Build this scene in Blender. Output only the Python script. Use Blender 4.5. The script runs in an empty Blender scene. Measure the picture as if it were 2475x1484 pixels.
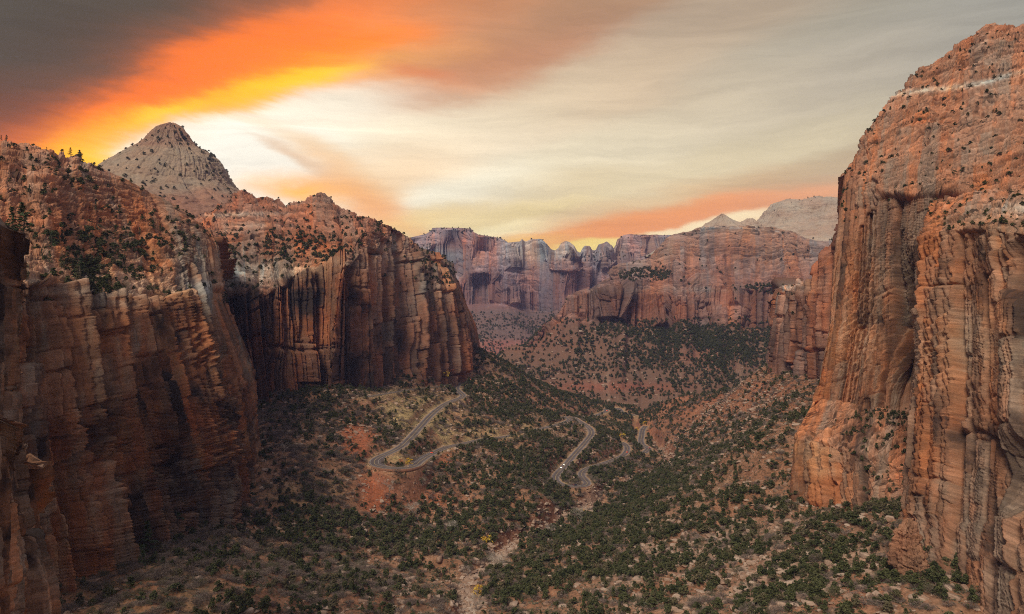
import bpy, math, random
import numpy as np
from mathutils import Vector, Matrix
RAD = math.radians
rng = np.random.default_rng(7)
random.seed(7)
sc = bpy.context.scene
COL = sc.collection

# ------------------------------------------------------------------ camera
F = 1766.8; CX = 1237.5; CY = 742.0        # measuring scale of the photograph
cam = bpy.data.objects.new("camera", bpy.data.cameras.new("camera"))
COL.objects.link(cam); sc.camera = cam
cam.data.sensor_width = 36; cam.data.lens = 36 * F / 2475
cam.data.clip_start = 1; cam.data.clip_end = 60000
cam.rotation_euler = (RAD(90), 0, 0)
sc.view_settings.view_transform = 'Standard'; sc.view_settings.look = 'None'
sc.view_settings.exposure = 0.06; sc.view_settings.gamma = 1
sc.cycles.max_bounces = 5; sc.cycles.diffuse_bounces = 3; sc.cycles.volume_bounces = 0
sc.cycles.use_denoising = False; sc.cycles.filter_width = 1.05

def lin(c):
    return tuple((v / 255 / 12.92) if v / 255 <= .04045 else ((v / 255 + .055) / 1.055) ** 2.4 for v in c)

# ------------------------------------------------------------------ sky
SUN_AZ = RAD(-17.0); SUN_EL = RAD(13)
world = bpy.data.worlds.new("World"); sc.world = world; world.use_nodes = True
nt = world.node_tree; nt.nodes.clear()
def N(tree, typ, **kw):
    n = tree.nodes.new(typ)
    for k, v in kw.items():
        if k.startswith('i_'):
            key = k[2:]; key = int(key) if key.isdigit() else key
            n.inputs[key].default_value = v
        else: setattr(n, k, v)
    return n
L = nt.links.new
tc = N(nt, 'ShaderNodeTexCoord'); sx = N(nt, 'ShaderNodeSeparateXYZ'); L(tc.outputs['Generated'], sx.inputs[0])
az = N(nt, 'ShaderNodeMath', operation='ARCTAN2'); L(sx.outputs[0], az.inputs[0]); L(sx.outputs[1], az.inputs[1])
el = N(nt, 'ShaderNodeMath', operation='ARCSINE'); L(sx.outputs[2], el.inputs[0])
ae = N(nt, 'ShaderNodeCombineXYZ'); L(az.outputs[0], ae.inputs[0]); L(el.outputs[0], ae.inputs[1])
deg = N(nt, 'ShaderNodeVectorMath', operation='SCALE'); deg.inputs['Scale'].default_value = 57.2958; L(ae.outputs[0], deg.inputs[0])
def mapping(src, loc=(0,0,0), rot=0, scale=(1,1,1), typ='POINT'):
    m = N(nt, 'ShaderNodeMapping', vector_type=typ); m.inputs['Location'].default_value = loc
    m.inputs['Rotation'].default_value = (0, 0, rot); m.inputs['Scale'].default_value = scale
    L(src, m.inputs[0]); return m.outputs[0]
# wind-drawn warp of the cloud sheet
w_in = mapping(deg.outputs[0], rot=RAD(-17), scale=(.055, .2, 1))
wn = N(nt, 'ShaderNodeTexNoise', i_Scale=1.0, i_Detail=9.0, i_Roughness=.62, i_Distortion=.4); L(w_in, wn.inputs['Vector'])
ws = N(nt, 'ShaderNodeVectorMath', operation='SUBTRACT'); L(wn.outputs['Color'], ws.inputs[0]); ws.inputs[1].default_value = (.5, .5, .5)
wm = N(nt, 'ShaderNodeVectorMath', operation='MULTIPLY_ADD'); L(ws.outputs[0], wm.inputs[0]); wm.inputs[1].default_value = (7.5, 3.8, 0); L(deg.outputs[0], wm.inputs[2])
P0 = wm.outputs[0]
SKY = [  # x, y, tilt, reach along, reach across, colour as seen
(-60,-40,25,420,160,(84,76,66)),(300,60,27,300,75,(80,67,56)),(130,190,28,230,60,(92,68,54)),(-40,300,28,180,60,(150,80,50)),(60,345,28,90,32,(205,95,50)),
(500,60,27,240,38,(150,90,62)),(640,110,25,240,38,(228,112,55)),(380,215,30,150,42,(255,112,12)),(560,150,22,170,42,(255,116,8)),(720,130,18,130,36,(255,122,14)),(260,290,36,90,34,(255,120,14)),(230,325,38,90,32,(255,135,12)),
(850,110,14,150,36,(255,128,28)),(700,85,20,150,26,(250,118,40)),(520,235,19,210,22,(255,170,10)),(700,200,13,150,13,(255,205,40)),(300,300,30,110,20,(255,200,30)),(190,385,35,70,26,(255,215,70)),(370,268,24,110,13,(255,218,40)),
(620,335,0,150,45,(255,250,240)),(380,330,10,90,30,(255,246,225)),(640,420,-10,120,36,(250,243,232)),(820,262,10,130,30,(252,240,222)),(640,283,2,110,8,(246,220,196)),
(880,40,22,180,45,(236,138,78)),(980,150,12,130,28,(240,165,105)),(1000,178,-5,70,10,(228,128,82)),(1180,90,14,170,45,(196,138,102)),(1330,110,20,150,45,(190,130,98)),(1150,185,14,140,28,(214,146,106)),(1100,20,10,200,35,(196,136,98)),
(1400,30,18,180,40,(160,130,104)),(1700,40,14,260,60,(176,156,136)),(1500,190,14,240,55,(212,186,158)),(1300,250,12,200,50,(232,212,182)),(1050,320,8,200,55,(250,236,212)),
(780,380,-25,120,22,(238,205,165)),(700,385,-22,70,9,(222,178,140)),(860,440,-30,110,20,(242,178,118)),(740,462,4,32,8,(255,178,20)),(760,455,0,90,16,(246,160,80)),(920,500,-28,90,18,(245,168,100)),
(960,400,20,140,40,(247,214,176)),(1120,470,12,130,32,(252,244,224)),(1000,530,12,130,16,(236,200,130)),(1330,440,10,150,22,(222,200,160)),(1180,520,10,160,18,(232,208,156)),
(1500,360,13,260,40,(236,222,194)),(1250,560,8,90,14,(255,238,190)),(1300,585,8,60,9,(250,205,120)),(1500,500,12,160,16,(228,200,158)),(1480,542,10,150,20,(243,158,96)),(1640,516,9,150,20,(240,156,100)),(1850,486,7,170,22,(228,156,112)),(1340,575,12,50,10,(248,172,100)),
(1650,560,9,130,7,(254,232,190)),(1780,530,9,90,7,(254,236,196)),(1440,595,5,80,9,(255,225,130)),
(1800,440,8,220,22,(205,170,132)),(1650,420,10,200,24,(226,208,174)),(1900,340,12,200,45,(214,198,167)),(1750,250,14,220,50,(208,191,166)),(2050,180,12,220,70,(186,173,156)),(2350,40,10,320,120,(150,148,142)),(2050,400,10,160,40,(190,174,148)),(1950,60,12,200,50,(168,160,145)),
]
accC = None; accW = None
def pix_to_deg(x, y):
    a = math.atan((x - CX) / F); b = math.atan((CY - y) / F * math.cos(a)); return math.degrees(a), math.degrees(b)
for (x, y, t, ra, rb, c) in SKY:
    a, b = pix_to_deg(x, y); k = 57.3 / F * math.cos(RAD(a)); ra *= 1.16; rb *= 1.2
    o = mapping(P0, loc=(a, b, 0), rot=RAD(t), scale=(ra * k, rb * k, 1), typ='TEXTURE')
    d = N(nt, 'ShaderNodeVectorMath', operation='DOT_PRODUCT'); L(o, d.inputs[0]); L(o, d.inputs[1])
    e = N(nt, 'ShaderNodeMath', operation='POWER'); e.inputs[0].default_value = math.exp(-1); L(d.outputs['Value'], e.inputs[1])
    c = lin(c); hot = c[0] > .9 and c[2] < .12; wt = 1.6 if hot else (1.5 if c[0] > 2.2 * c[2] and c[0] > .6 else 1.0)
    e_ = N(nt, 'ShaderNodeMath', operation='MULTIPLY'); L(e.outputs[0], e_.inputs[0]); e_.inputs[1].default_value = wt; e = e_; boost = 1.32 if hot else 1.1; c = (c[0] * boost, c[1] * boost * (1.0 if hot else 1), c[2] * (0 if hot else boost * .95))
    m = N(nt, 'ShaderNodeVectorMath', operation='MULTIPLY_ADD'); m.inputs[0].default_value = c; L(e.outputs[0], m.inputs[1])
    if accC: L(accC, m.inputs[2])
    else: m.inputs[2].default_value = tuple(.0006 * v for v in lin((156, 150, 152)))
    accC = m.outputs[0]
    s = N(nt, 'ShaderNodeMath', operation='ADD'); L(e.outputs[0], s.inputs[0])
    if accW: L(accW, s.inputs[1])
    else: s.inputs[1].default_value = .0006
    accW = s.outputs[0]
inv = N(nt, 'ShaderNodeMath', operation='DIVIDE'); inv.inputs[0].default_value = 1; L(accW, inv.inputs[1])
cl = N(nt, 'ShaderNodeVectorMath', operation='SCALE'); L(accC, cl.inputs[0]); L(inv.outputs[0], cl.inputs['Scale'])
# fine streaks
s_in = mapping(P0, rot=RAD(-14), scale=(.035, .42, 1))
sn = N(nt, 'ShaderNodeTexNoise', i_Scale=1.0, i_Detail=12.0, i_Roughness=.68, i_Distortion=.15); L(s_in, sn.inputs['Vector'])
sr = N(nt, 'ShaderNodeMapRange'); sr.inputs[1].default_value = .3; sr.inputs[2].default_value = .7; sr.inputs[3].default_value = .84; sr.inputs[4].default_value = 1.16; L(sn.outputs['Fac'], sr.inputs[0])
cl2 = N(nt, 'ShaderNodeVectorMath', operation='SCALE'); L(cl.outputs[0], cl2.inputs[0]); L(sr.outputs[0], cl2.inputs['Scale'])
bgc = N(nt, 'ShaderNodeBackground', i_Strength=1.0); L(cl2.outputs[0], bgc.inputs[0])
sky = N(nt, 'ShaderNodeTexSky', sky_type='NISHITA', sun_disc=False, sun_elevation=SUN_EL, sun_rotation=SUN_AZ)
bgs = N(nt, 'ShaderNodeBackground', i_Strength=.05); L(sky.outputs[0], bgs.inputs[0])
ads = N(nt, 'ShaderNodeMixShader', i_Fac=.03); L(bgc.outputs[0], ads.inputs[1]); L(bgs.outputs[0], ads.inputs[2])
bgd = N(nt, 'ShaderNodeBackground', i_Strength=1.0); bgd.inputs[0].default_value = (.05, .035, .028, 1)
hz = N(nt, 'ShaderNodeMapRange'); hz.inputs[1].default_value = -.06; hz.inputs[2].default_value = -.01; L(sx.outputs[2], hz.inputs[0])
mx = N(nt, 'ShaderNodeMixShader'); L(hz.outputs[0], mx.inputs[0]); L(bgd.outputs[0], mx.inputs[1]); L(ads.outputs[0], mx.inputs[2])
wo = N(nt, 'ShaderNodeOutputWorld'); L(mx.outputs[0], wo.inputs[0])
world.cycles.sampling_method = 'MANUAL'; world.cycles.sample_map_resolution = 512

sun = bpy.data.objects.new("sun", bpy.data.lights.new("sun", 'SUN')); COL.objects.link(sun)
sun.data.energy = 2.4; sun.data.angle = RAD(22); sun.data.color = (1, .88, .68)
LAZ, LEL = RAD(-154), RAD(44)      # broad light added behind the viewpoint to shape the walls; sunset is ahead
sdir = Vector((math.sin(LAZ) * math.cos(LEL), math.cos(LAZ) * math.cos(LEL), math.sin(LEL)))
sun.rotation_euler = sdir.to_track_quat('Z', 'Y').to_euler()

# ------------------------------------------------------------------ noise
RT = rng.random(65536).astype(np.float32)
def hsh(ix, iy, iz=0, seed=0):
    v = (ix * 73856093) ^ (iy * 19349663) ^ (iz * 83492791) ^ (seed * 2654435761)
    v = v & 0x7fffffff; v ^= v >> 13; v = (v * 0x5bd1e995) & 0x7fffffff; v ^= v >> 15
    return RT[v & 65535]
def vn(x, y, z=None, seed=0):
    xi = np.floor(x).astype(np.int64); yi = np.floor(y).astype(np.int64)
    fx = x - xi; fy = y - yi; fx = fx * fx * (3 - 2 * fx); fy = fy * fy * (3 - 2 * fy)
    def pl(zi):
        a = hsh(xi, yi, zi, seed); b = hsh(xi + 1, yi, zi, seed); c = hsh(xi, yi + 1, zi, seed); d = hsh(xi + 1, yi + 1, zi, seed)
        return (a + (b - a) * fx) * (1 - fy) + (c + (d - c) * fx) * fy
    if z is None: return pl(0) * 2 - 1
    zi = np.floor(z).astype(np.int64); fz = z - zi; fz = fz * fz * (3 - 2 * fz)
    return (pl(zi) * (1 - fz) + pl(zi + 1) * fz) * 2 - 1
def fbm(x, y, z=None, o=4, seed=0, g=.5):
    r = 0; a = 1; t = 0
    for i in range(o):
        r = r + a * vn(x, y, z, seed + i * 17); t += a; a *= g
        x = x * 2.03 + 11.3; y = y * 2.03 + 5.7; z = None if z is None else z * 2.03 + 3.1
    return r / t
def cells(x, y, seed):
    xi = np.floor(x).astype(np.int64); yi = np.floor(y).astype(np.int64)
    f1 = np.full(x.shape, 9.); f2 = f1.copy(); r = [np.zeros_like(x) for _ in range(5)]
    for dx in (-1, 0, 1):
        for dy in (-1, 0, 1):
            cx = xi + dx; cy = yi + dy
            px = cx + .15 + .7 * hsh(cx, cy, 1, seed); py = cy + .15 + .7 * hsh(cx, cy, 2, seed)
            ex = x - px; ey = y - py; d = np.maximum(np.abs(ex), np.abs(ey)) + .25 * np.minimum(np.abs(ex), np.abs(ey))
            m = d < f1; f2 = np.where(m, f1, np.minimum(f2, d)); f1 = np.where(m, d, f1)
            for k, v in enumerate((hsh(cx, cy, 3, seed) - .5, hsh(cx, cy, 4, seed) - .5, hsh(cx, cy, 5, seed) - .5, ex, ey)):
                r[k] = np.where(m, v, r[k])
    return f2 - f1, r
def part1d(x, row, seed):
    """jittered partition of a line: index, position inside 0..1, width"""
    i = np.floor(x).astype(np.int64); b = lambda k: k + .8 * (hsh(k, row, 7, seed) - .5)
    i = np.where(x < b(i), i - 1, i); i = np.where(x >= b(i + 1), i + 1, i); lo = b(i); hi = b(i + 1); return i, (x - lo) / (hi - lo), hi - lo
def blocks(x, y, seed):
    """jointed columns cut into blocks"""
    c, u, w = part1d(x, np.zeros(x.shape, np.int64), seed); r, v, hgt = part1d(y + 9 * hsh(c, c * 0, 9, seed), c, seed + 3)
    return c, r, u, v, w
def sstep(a, b, x):
    t = np.clip((x - a) / (b - a), 0, 1); return t * t * (3 - 2 * t)

# ------------------------------------------------------------------ projection helpers
def unp(x, y, Y):
    return np.stack([(np.asarray(x, float) - CX) / F * Y, np.asarray(Y, float) + 0 * np.asarray(x, float), (CY - np.asarray(y, float)) / F * Y], -1)
def prj(P):
    Y = np.maximum(P[..., 1], 1); return CX + P[..., 0] / Y * F, CY - P[..., 2] / Y * F

def tag(o, label=None, cat=None, group=None, kind=None):
    if label: o['label'] = label
    if cat: o['category'] = cat
    if group: o['group'] = group
    if kind: o['kind'] = kind
    return o
def mesh_obj(name, V, Fc, mat, parent=None, attrs=None, smooth=False, link=True):
    V = np.asarray(V, np.float32).reshape(-1, 3); Fc = np.asarray(Fc, np.int32); k = Fc.shape[1]
    me = bpy.data.meshes.new(name); me.vertices.add(len(V)); me.vertices.foreach_set('co', V.ravel())
    me.loops.add(Fc.size); me.loops.foreach_set('vertex_index', Fc.ravel())
    me.polygons.add(len(Fc)); me.polygons.foreach_set('loop_start', np.arange(0, Fc.size, k, dtype=np.int32))
    me.polygons.foreach_set('loop_total', np.full(len(Fc), k, np.int32))
    me.update(calc_edges=True)
    if smooth: me.polygons.foreach_set('use_smooth', np.ones(len(Fc), bool))
    for an, av in (attrs or {}).items():
        av = np.asarray(av, np.float32)
        if av.ndim == 1: at = me.attributes.new(an, 'FLOAT', 'POINT'); at.data.foreach_set('value', av.ravel())
        elif av.shape[1] == 4: at = me.attributes.new(an, 'FLOAT_COLOR', 'POINT'); at.data.foreach_set('color', av.ravel())
        else: at = me.attributes.new(an, 'FLOAT_VECTOR', 'POINT'); at.data.foreach_set('vector', av.ravel())
    if mat: me.materials.append(mat)
    if not link: return me
    o = bpy.data.objects.new(name, me); COL.objects.link(o)
    if parent: o.parent = parent
    return o
def grid_faces(nv, nu):
    i = np.arange(nv * nu).reshape(nv, nu)
    return np.stack([i[:-1, :-1], i[:-1, 1:], i[1:, 1:], i[1:, :-1]], -1).reshape(-1, 4)
def grid_normals(P):
    du = np.gradient(P, axis=1); dv = np.gradient(P, axis=0); n = np.cross(du, dv)
    return n / (np.linalg.norm(n, axis=-1, keepdims=True) + 1e-9)

# ------------------------------------------------------------------ materials
def new_mat(name):
    m = bpy.data.materials.new(name); m.use_nodes = True; t = m.node_tree; t.nodes.clear()
    out = t.nodes.new('ShaderNodeOutputMaterial'); b = t.nodes.new('ShaderNodeBsdfPrincipled')
    b.inputs['Roughness'].default_value = .9; b.inputs['Specular IOR Level'].default_value = .15
    t.links.new(b.outputs[0], out.inputs[0]); return m, t, b
def mp(t, src, scale, loc=(0, 0, 0), rot=(0, 0, 0)):
    m = N(t, 'ShaderNodeMapping'); m.inputs['Scale'].default_value = scale; m.inputs['Location'].default_value = loc; m.inputs['Rotation'].default_value = rot
    t.links.new(src, m.inputs[0]); return m.outputs[0]
def noi(t, src, scale=1., detail=4., rough=.55, dist=0., col=False):
    n = N(t, 'ShaderNodeTexNoise', i_Scale=scale, i_Detail=detail, i_Roughness=rough, i_Distortion=dist); t.links.new(src, n.inputs['Vector'])
    return n.outputs['Color' if col else 'Fac']
def mr(t, src, a, b, c, d):
    n = N(t, 'ShaderNodeMapRange'); 
    for i, v in enumerate((a, b, c, d)): n.inputs[i + 1].default_value = v
    t.links.new(src, n.inputs[0]); return n.outputs[0]
def mth(t, op, a, b=None):
    n = N(t, 'ShaderNodeMath', operation=op)
    for i, v in enumerate((a, b)):
        if v is None: continue
        if isinstance(v, (int, float)): n.inputs[i].default_value = v
        else: t.links.new(v, n.inputs[i])
    return n.outputs[0]
def mixc(t, fac, a, b, mode='MIX'):
    n = N(t, 'ShaderNodeMix', data_type='RGBA', blend_type=mode)
    for k, v in ((0, fac), (6, a), (7, b)):
        if isinstance(v, (int, float)): n.inputs[k].default_value = v
        elif isinstance(v, tuple): n.inputs[k].default_value = v + (1,) if len(v) == 3 else v
        else: t.links.new(v, n.inputs[k])
    return n.outputs[2]

def rock_mat(name, sc_, strata=1.0, cross=.0, bump=.5):
    """sandstone: tint attribute x strata lines x varnish streaks; sc_ = metres of one big joint block / 35"""
    m, t, b = new_mat(name); LK = t.links.new
    at = N(t, 'ShaderNodeAttribute', attribute_name='tint'); av = N(t, 'ShaderNodeAttribute', attribute_name='varn')
    uv = N(t, 'ShaderNodeAttribute', attribute_name='suv').outputs['Vector']
    ob = N(t, 'ShaderNodeTexCoord').outputs['Object']
    k = 1 / sc_
    # warped strata
    wv = noi(t, mp(t, uv, (.02 * k, .03 * k, .02 * k)), 1, 3, .5, 0, True)
    wa = N(t, 'ShaderNodeVectorMath', operation='MULTIPLY_ADD'); LK(wv, wa.inputs[0]); wa.inputs[1].default_value = (0, 16 * sc_, 0); LK(uv, wa.inputs[2])
    st1 = noi(t, mp(t, wa.outputs[0], (.012 * k, .42 * k, .3)), 1, 5, .62)
    rot = mp(t, wa.outputs[0], (1, 1, 1), rot=(0, 0, RAD(-24)))
    st2 = noi(t, mp(t, rot, (.02 * k, .5 * k, .3)), 1, 5, .62)
    sel = mr(t, noi(t, mp(t, uv, (.02 * k, .035 * k, 1)), 1, 2), .47, .53, 0, cross)
    st = N(t, 'ShaderNodeMix', data_type='FLOAT'); LK(sel, st.inputs[0]); LK(st1, st.inputs[2]); LK(st2, st.inputs[3]); st = st.outputs[0]
    fine = noi(t, mp(t, ob, (.9 * k, .9 * k, 1.3 * k)), 1, 6, .65)
    blot = noi(t, mp(t, ob, (.035 * k, .035 * k, .05 * k)), 1, 4, .6)
    # streaks of desert varnish running down the face
    vs = noi(t, mp(t, uv, (.10 * k, .022 * k, .1)), 1, 6, .7, 1.2)
    vb = noi(t, mp(t, uv, (.025 * k, .018 * k, .1), loc=(7, 3, 0)), 1, 4, .6, .5)
    vfac = mth(t, 'MULTIPLY', mr(t, mth(t, 'ADD', mth(t, 'MULTIPLY', vs, .4), mth(t, 'MULTIPLY', vb, .72)), .50, .66, 0, 1), av.outputs['Fac'])
    base = at.outputs['Color']
    base = mixc(t, mr(t, blot, .35, .65, 0, .45), base, mixc(t, 1.0, base, (1.25, .93, .78), 'MULTIPLY'))
    pale = mr(t, noi(t, mp(t, uv, (.05 * k, .02 * k, .1), loc=(1, 9, 0)), 1, 5, .65, .6), .56, .72, 0, .45)
    base = mixc(t, pale, base, mixc(t, .55, base, (.62, .46, .34)))
    mul = mth(t, 'MULTIPLY', mr(t, st, .3, .7, 1 - .34 * strata, 1 + .3 * strata), mr(t, fine, .3, .7, .72, 1.25))
    vm = N(t, 'ShaderNodeVectorMath', operation='SCALE'); LK(base, vm.inputs[0]); LK(mul, vm.inputs['Scale'])
    fin = mixc(t, mth(t, 'MULTIPLY', vfac, .82), vm.outputs[0], (.050, .034, .030))
    LK(fin, b.inputs['Base Color'])
    bp = N(t, 'ShaderNodeBump', i_Strength=bump, i_Distance=1.6 * sc_)
    LK(mth(t, 'ADD', mth(t, 'MULTIPLY', st, .8), fine), bp.inputs['Height']); LK(bp.outputs[0], b.inputs['Normal'])
    return m

# ------------------------------------------------------------------ lofted rock masses
LOFT = {}
def interp_cols(C, nu, smooth_u):
    """C: (rows, cols, 3) -> (rows, nu, 3), Catmull-Rom or linear along columns, spacing by image width"""
    ref = C[:, :, :]
    px, py = prj(ref); dl = np.maximum(np.hypot(np.diff(px, axis=1), np.diff(py, axis=1)).mean(0), np.linalg.norm(np.diff(C, axis=1), axis=2).mean(0) * F / C[..., 1].mean() * .45)
    t = np.concatenate([[0], np.cumsum(dl)]); t /= t[-1]; q = np.linspace(0, 1, nu)
    k = np.clip(np.searchsorted(t, q, side='right') - 1, 0, C.shape[1] - 2); f = ((q - t[k]) / (t[k + 1] - t[k]))[None, :, None]
    a = C[:, np.maximum(k - 1, 0)]; b = C[:, k]; c = C[:, k + 1]; d = C[:, np.minimum(k + 2, C.shape[1] - 1)]
    lin_ = b + (c - b) * f
    cr = b + .5 * f * (c - a + f * (2 * a - 5 * b + 4 * c - d + f * (3 * (b - c) + d - a)))
    return lin_ * (1 - smooth_u) + cr * smooth_u
def interp_rows(C, nv):
    px, py = prj(C); dl = np.hypot(np.diff(px, axis=0), np.diff(py, axis=0)).mean(1)
    dl = np.maximum(dl, np.linalg.norm(np.diff(C, axis=0), axis=2).mean(1) * F / C[..., 1].mean() * .25)
    t = np.concatenate([[0], np.cumsum(dl)]); t /= t[-1]; q = np.linspace(0, 1, nv)
    k = np.clip(np.searchsorted(t, q, side='right') - 1, 0, C.shape[0] - 2); f = ((q - t[k]) / (t[k + 1] - t[k]))[:, None, None]
    R = C[k] * (1 - f) + C[k + 1] * f
    w = max(1, nv // 260)
    for _ in range(2):
        P = np.pad(R, ((w, w), (0, 0), (0, 0)), mode='edge'); R = sum(P[i:i + nv] for i in range(2 * w + 1)) / (2 * w + 1)
    vrow = k + ((q - t[k]) / (t[k + 1] - t[k]))
    return R, vrow
def gauss_field(X, Y, L_):
    r = 0
    for (x, y, rx, ry, v) in L_: r = r + v * np.exp(-(((X - x) / rx) ** 2 + ((Y - y) / ry) ** 2))
    return r
def loft(name, cols, nu, nv, sc_, mat, tintf, seed=1, amp=1., back=(.2, .5), dents=(), cliff_amp=1., slope_amp=1., smooth_u=.9, skyline=None, varn=1., soilrow=99, topfade=0, dip=0., gully=1., saw=(1.7, -.7), flute=1., shade_amp=1., edge=None, edge_r=None, soilnoise=.12):
    C = np.array([[unp(*p) for p in c] for c in cols]).transpose(1, 0, 2)   # rows, cols, 3
    if skyline is not None:       # dense skyline: resample columns first
        pass
    foot = C[0].copy(); foot[:, 2] -= 30 * sc_ + 15; foot[:, 1] *= .995
    bk = C[-1].copy(); bk[:, 1] *= 1 + back[0]; bk[:, 0] *= 1 + back[0]; hh = C[-1][:, 2] - C[0][:, 2]; bk[:, 2] = C[-1][:, 2] - np.maximum(hh, 30) * back[1]
    C = np.concatenate([foot[None], C, bk[None]], 0)
    G = interp_cols(C, nu, smooth_u); P, vrow = interp_rows(G, nv)
    Nn = grid_normals(P)
    flip = (Nn * -P).sum(-1).mean() < 0
    if flip: Nn = -Nn
    s = np.concatenate([np.zeros((nv, 1)), np.cumsum(np.linalg.norm(np.diff(P[..., :2], axis=1), axis=2), 1)], 1).mean(0)[None, :] + np.zeros((nv, nu))
    h = P[..., 2]; X, Y = P[..., 0], P[..., 1]
    cliff = 1 - sstep(.38, .72, Nn[..., 2]); hd = h - dip * s
    Ls = sc_
    wx = s + 3.2 * Ls * fbm(s / (50 * Ls), h / (90 * Ls), o=2, seed=seed) + (.8 if flute > .6 else 2.6) * Ls * fbm(s / (9 * Ls), h / (14 * Ls), o=4, seed=seed + 1); wh = hd + 6 * Ls * fbm(s / (40 * Ls) + 9, h / (60 * Ls), o=3, seed=seed + 5) + 1.2 * Ls * fbm(s / (7 * Ls), h / (5 * Ls), o=3, seed=seed + 6)
    d = np.zeros_like(s); shade = np.zeros_like(s); vblk = np.zeros_like(s); hue = np.zeros_like(s)
    # jointed columns and blocks at five sizes; every block keeps its own shade of stone
    for k_, (W, H, oc, ob_, rp, ck, cw) in enumerate(((46, 210, 17, 9, 22, 15, 2.4), (17, 100, 9, 6, 14, 10, 1.5), (7.5, 42, 3.8, 3.2, 5.5, 4.5, .9), (3.2, 13, 1.2, 1.7, 1.8, 1.5, .45), (1.5, 4, .4, .7, .5, .5, .25))):
        c_, r_, u_, v_, w_ = blocks(wx / (W * Ls), wh / (H * Ls), seed + 7 * k_)
        sg = hsh(c_, c_ * 0, 4, seed + k_) * saw[0] + saw[1]; fl_ = flute if k_ in (1, 2, 3) else (min(1, .35 + flute) if k_ == 0 else 1.); oc = oc * fl_; rp = rp * fl_; ck = ck * (.4 + .6 * fl_); d += Ls * (oc * (hsh(c_, c_ * 0, 3, seed + k_) - .5) + ob_ * (hsh(c_, r_, 5, seed + k_) - .5) + rp * sg * (u_ - .5) * w_ + .35 * rp * (hsh(c_, r_, 6, seed + k_) - .5) * (v_ - .5))
        eu = np.minimum(u_, 1 - u_) * w_ * W; ev = np.minimum(v_, 1 - v_) * H
        gate = hsh(c_, c_ * 0, 8, seed + k_) > .35; d -= ck * Ls * (np.exp(-(eu / cw) ** 2) * gate + .35 * np.exp(-(ev / (cw * .8)) ** 2))
        shade += (.16, .22, .22, .14, .08)[k_] * (hsh(c_, r_, 11, seed + k_) - .5); vblk += (.5, .7, .4, .15, 0)[k_] * (hsh(c_, r_, 12, seed + k_) - .5); hue += (.5, .6, .4, .2, 0)[k_] * (hsh(c_, r_, 13, seed + k_) - .5)
    # thin ledges
    lz = (hd + 5 * Ls * fbm(s / (60 * Ls), h / (30 * Ls), o=3, seed=seed + 8)) / (5.5 * Ls)
    li = np.floor(lz).astype(np.int64); d += .7 * Ls * (hsh(li, li * 0, 3, seed) - .5) * (.4 + .6 * vn(s / (30 * Ls), h / (8 * Ls), seed=seed + 2))
    if flute < 1:
        for T_, A_, tlt in ((16, 4.2, .5), (7, 2.4, .28), (2.6, 1.1, -.3)):
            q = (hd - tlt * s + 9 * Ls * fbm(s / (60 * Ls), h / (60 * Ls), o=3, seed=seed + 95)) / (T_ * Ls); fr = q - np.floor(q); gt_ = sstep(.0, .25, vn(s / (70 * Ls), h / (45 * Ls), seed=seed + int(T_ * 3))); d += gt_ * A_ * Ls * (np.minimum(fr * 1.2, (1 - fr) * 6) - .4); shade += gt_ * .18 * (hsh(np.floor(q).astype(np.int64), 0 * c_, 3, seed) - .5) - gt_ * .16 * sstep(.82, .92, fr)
    d += .8 * Ls * fbm(X / (6 * Ls), Y / (6 * Ls), h / (6 * Ls), o=4, seed=seed + 3)
    # ledgy slickrock
    e = np.zeros_like(s); sh2 = np.zeros_like(s)
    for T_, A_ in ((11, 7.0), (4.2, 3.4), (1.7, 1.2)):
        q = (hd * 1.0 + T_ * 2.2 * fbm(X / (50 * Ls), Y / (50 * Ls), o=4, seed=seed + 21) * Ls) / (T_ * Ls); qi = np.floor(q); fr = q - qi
        sh2 += (.16 if T_ == 11 else .12) * (hsh(qi.astype(np.int64), qi.astype(np.int64) * 0, 5, seed) - .5) * 2 - .62 * sstep(.76, .88, fr) * (.55 + .6 * vn(X / (20 * Ls), Y / (20 * Ls), seed=seed + 30)) * (T_ > 2) + .22 * sstep(.5, .75, fr) * (1 - sstep(.75, .85, fr))  # risers tinted darker: varnish, and painted shade under each ledge
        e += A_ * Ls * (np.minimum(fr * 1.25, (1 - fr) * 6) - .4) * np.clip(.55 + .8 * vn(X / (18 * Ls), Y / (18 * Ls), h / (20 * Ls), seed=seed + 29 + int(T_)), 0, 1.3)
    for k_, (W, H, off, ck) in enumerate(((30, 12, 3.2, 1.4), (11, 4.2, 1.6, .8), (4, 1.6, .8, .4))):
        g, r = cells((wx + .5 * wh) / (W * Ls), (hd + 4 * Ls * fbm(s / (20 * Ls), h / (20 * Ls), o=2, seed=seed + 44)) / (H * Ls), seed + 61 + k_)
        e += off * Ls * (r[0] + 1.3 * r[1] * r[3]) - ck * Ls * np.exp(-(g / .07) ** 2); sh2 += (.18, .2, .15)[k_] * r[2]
    rg = 1 - np.abs(fbm(s / (55 * Ls), h / (170 * Ls), o=4, seed=seed + 33)) * 2.2
    e += -7 * gully * Ls * np.clip(rg, 0, 1) ** 4 + 5.5 * Ls * fbm(X / (40 * Ls), Y / (40 * Ls), h / (40 * Ls), o=5, seed=seed + 4)
    # talus
    vg = vrow[:, None] + 0 * s; soil = (vg < soilrow).astype(float) if soilrow < 50 else 0 * s
    if soilrow < 50: soil = sstep(soilrow + .08, soilrow - .12, vg + soilnoise * fbm(s / (30 * Ls), h / (30 * Ls), seed=seed + 77))
    tl_ = 9 * Ls * fbm(X / (70 * Ls), Y / (70 * Ls), o=5, seed=seed + 91) + 5 * Ls * (.5 - np.abs(fbm(s / (40 * Ls), h / (260 * Ls), o=4, seed=seed + 92)) * 2)
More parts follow.
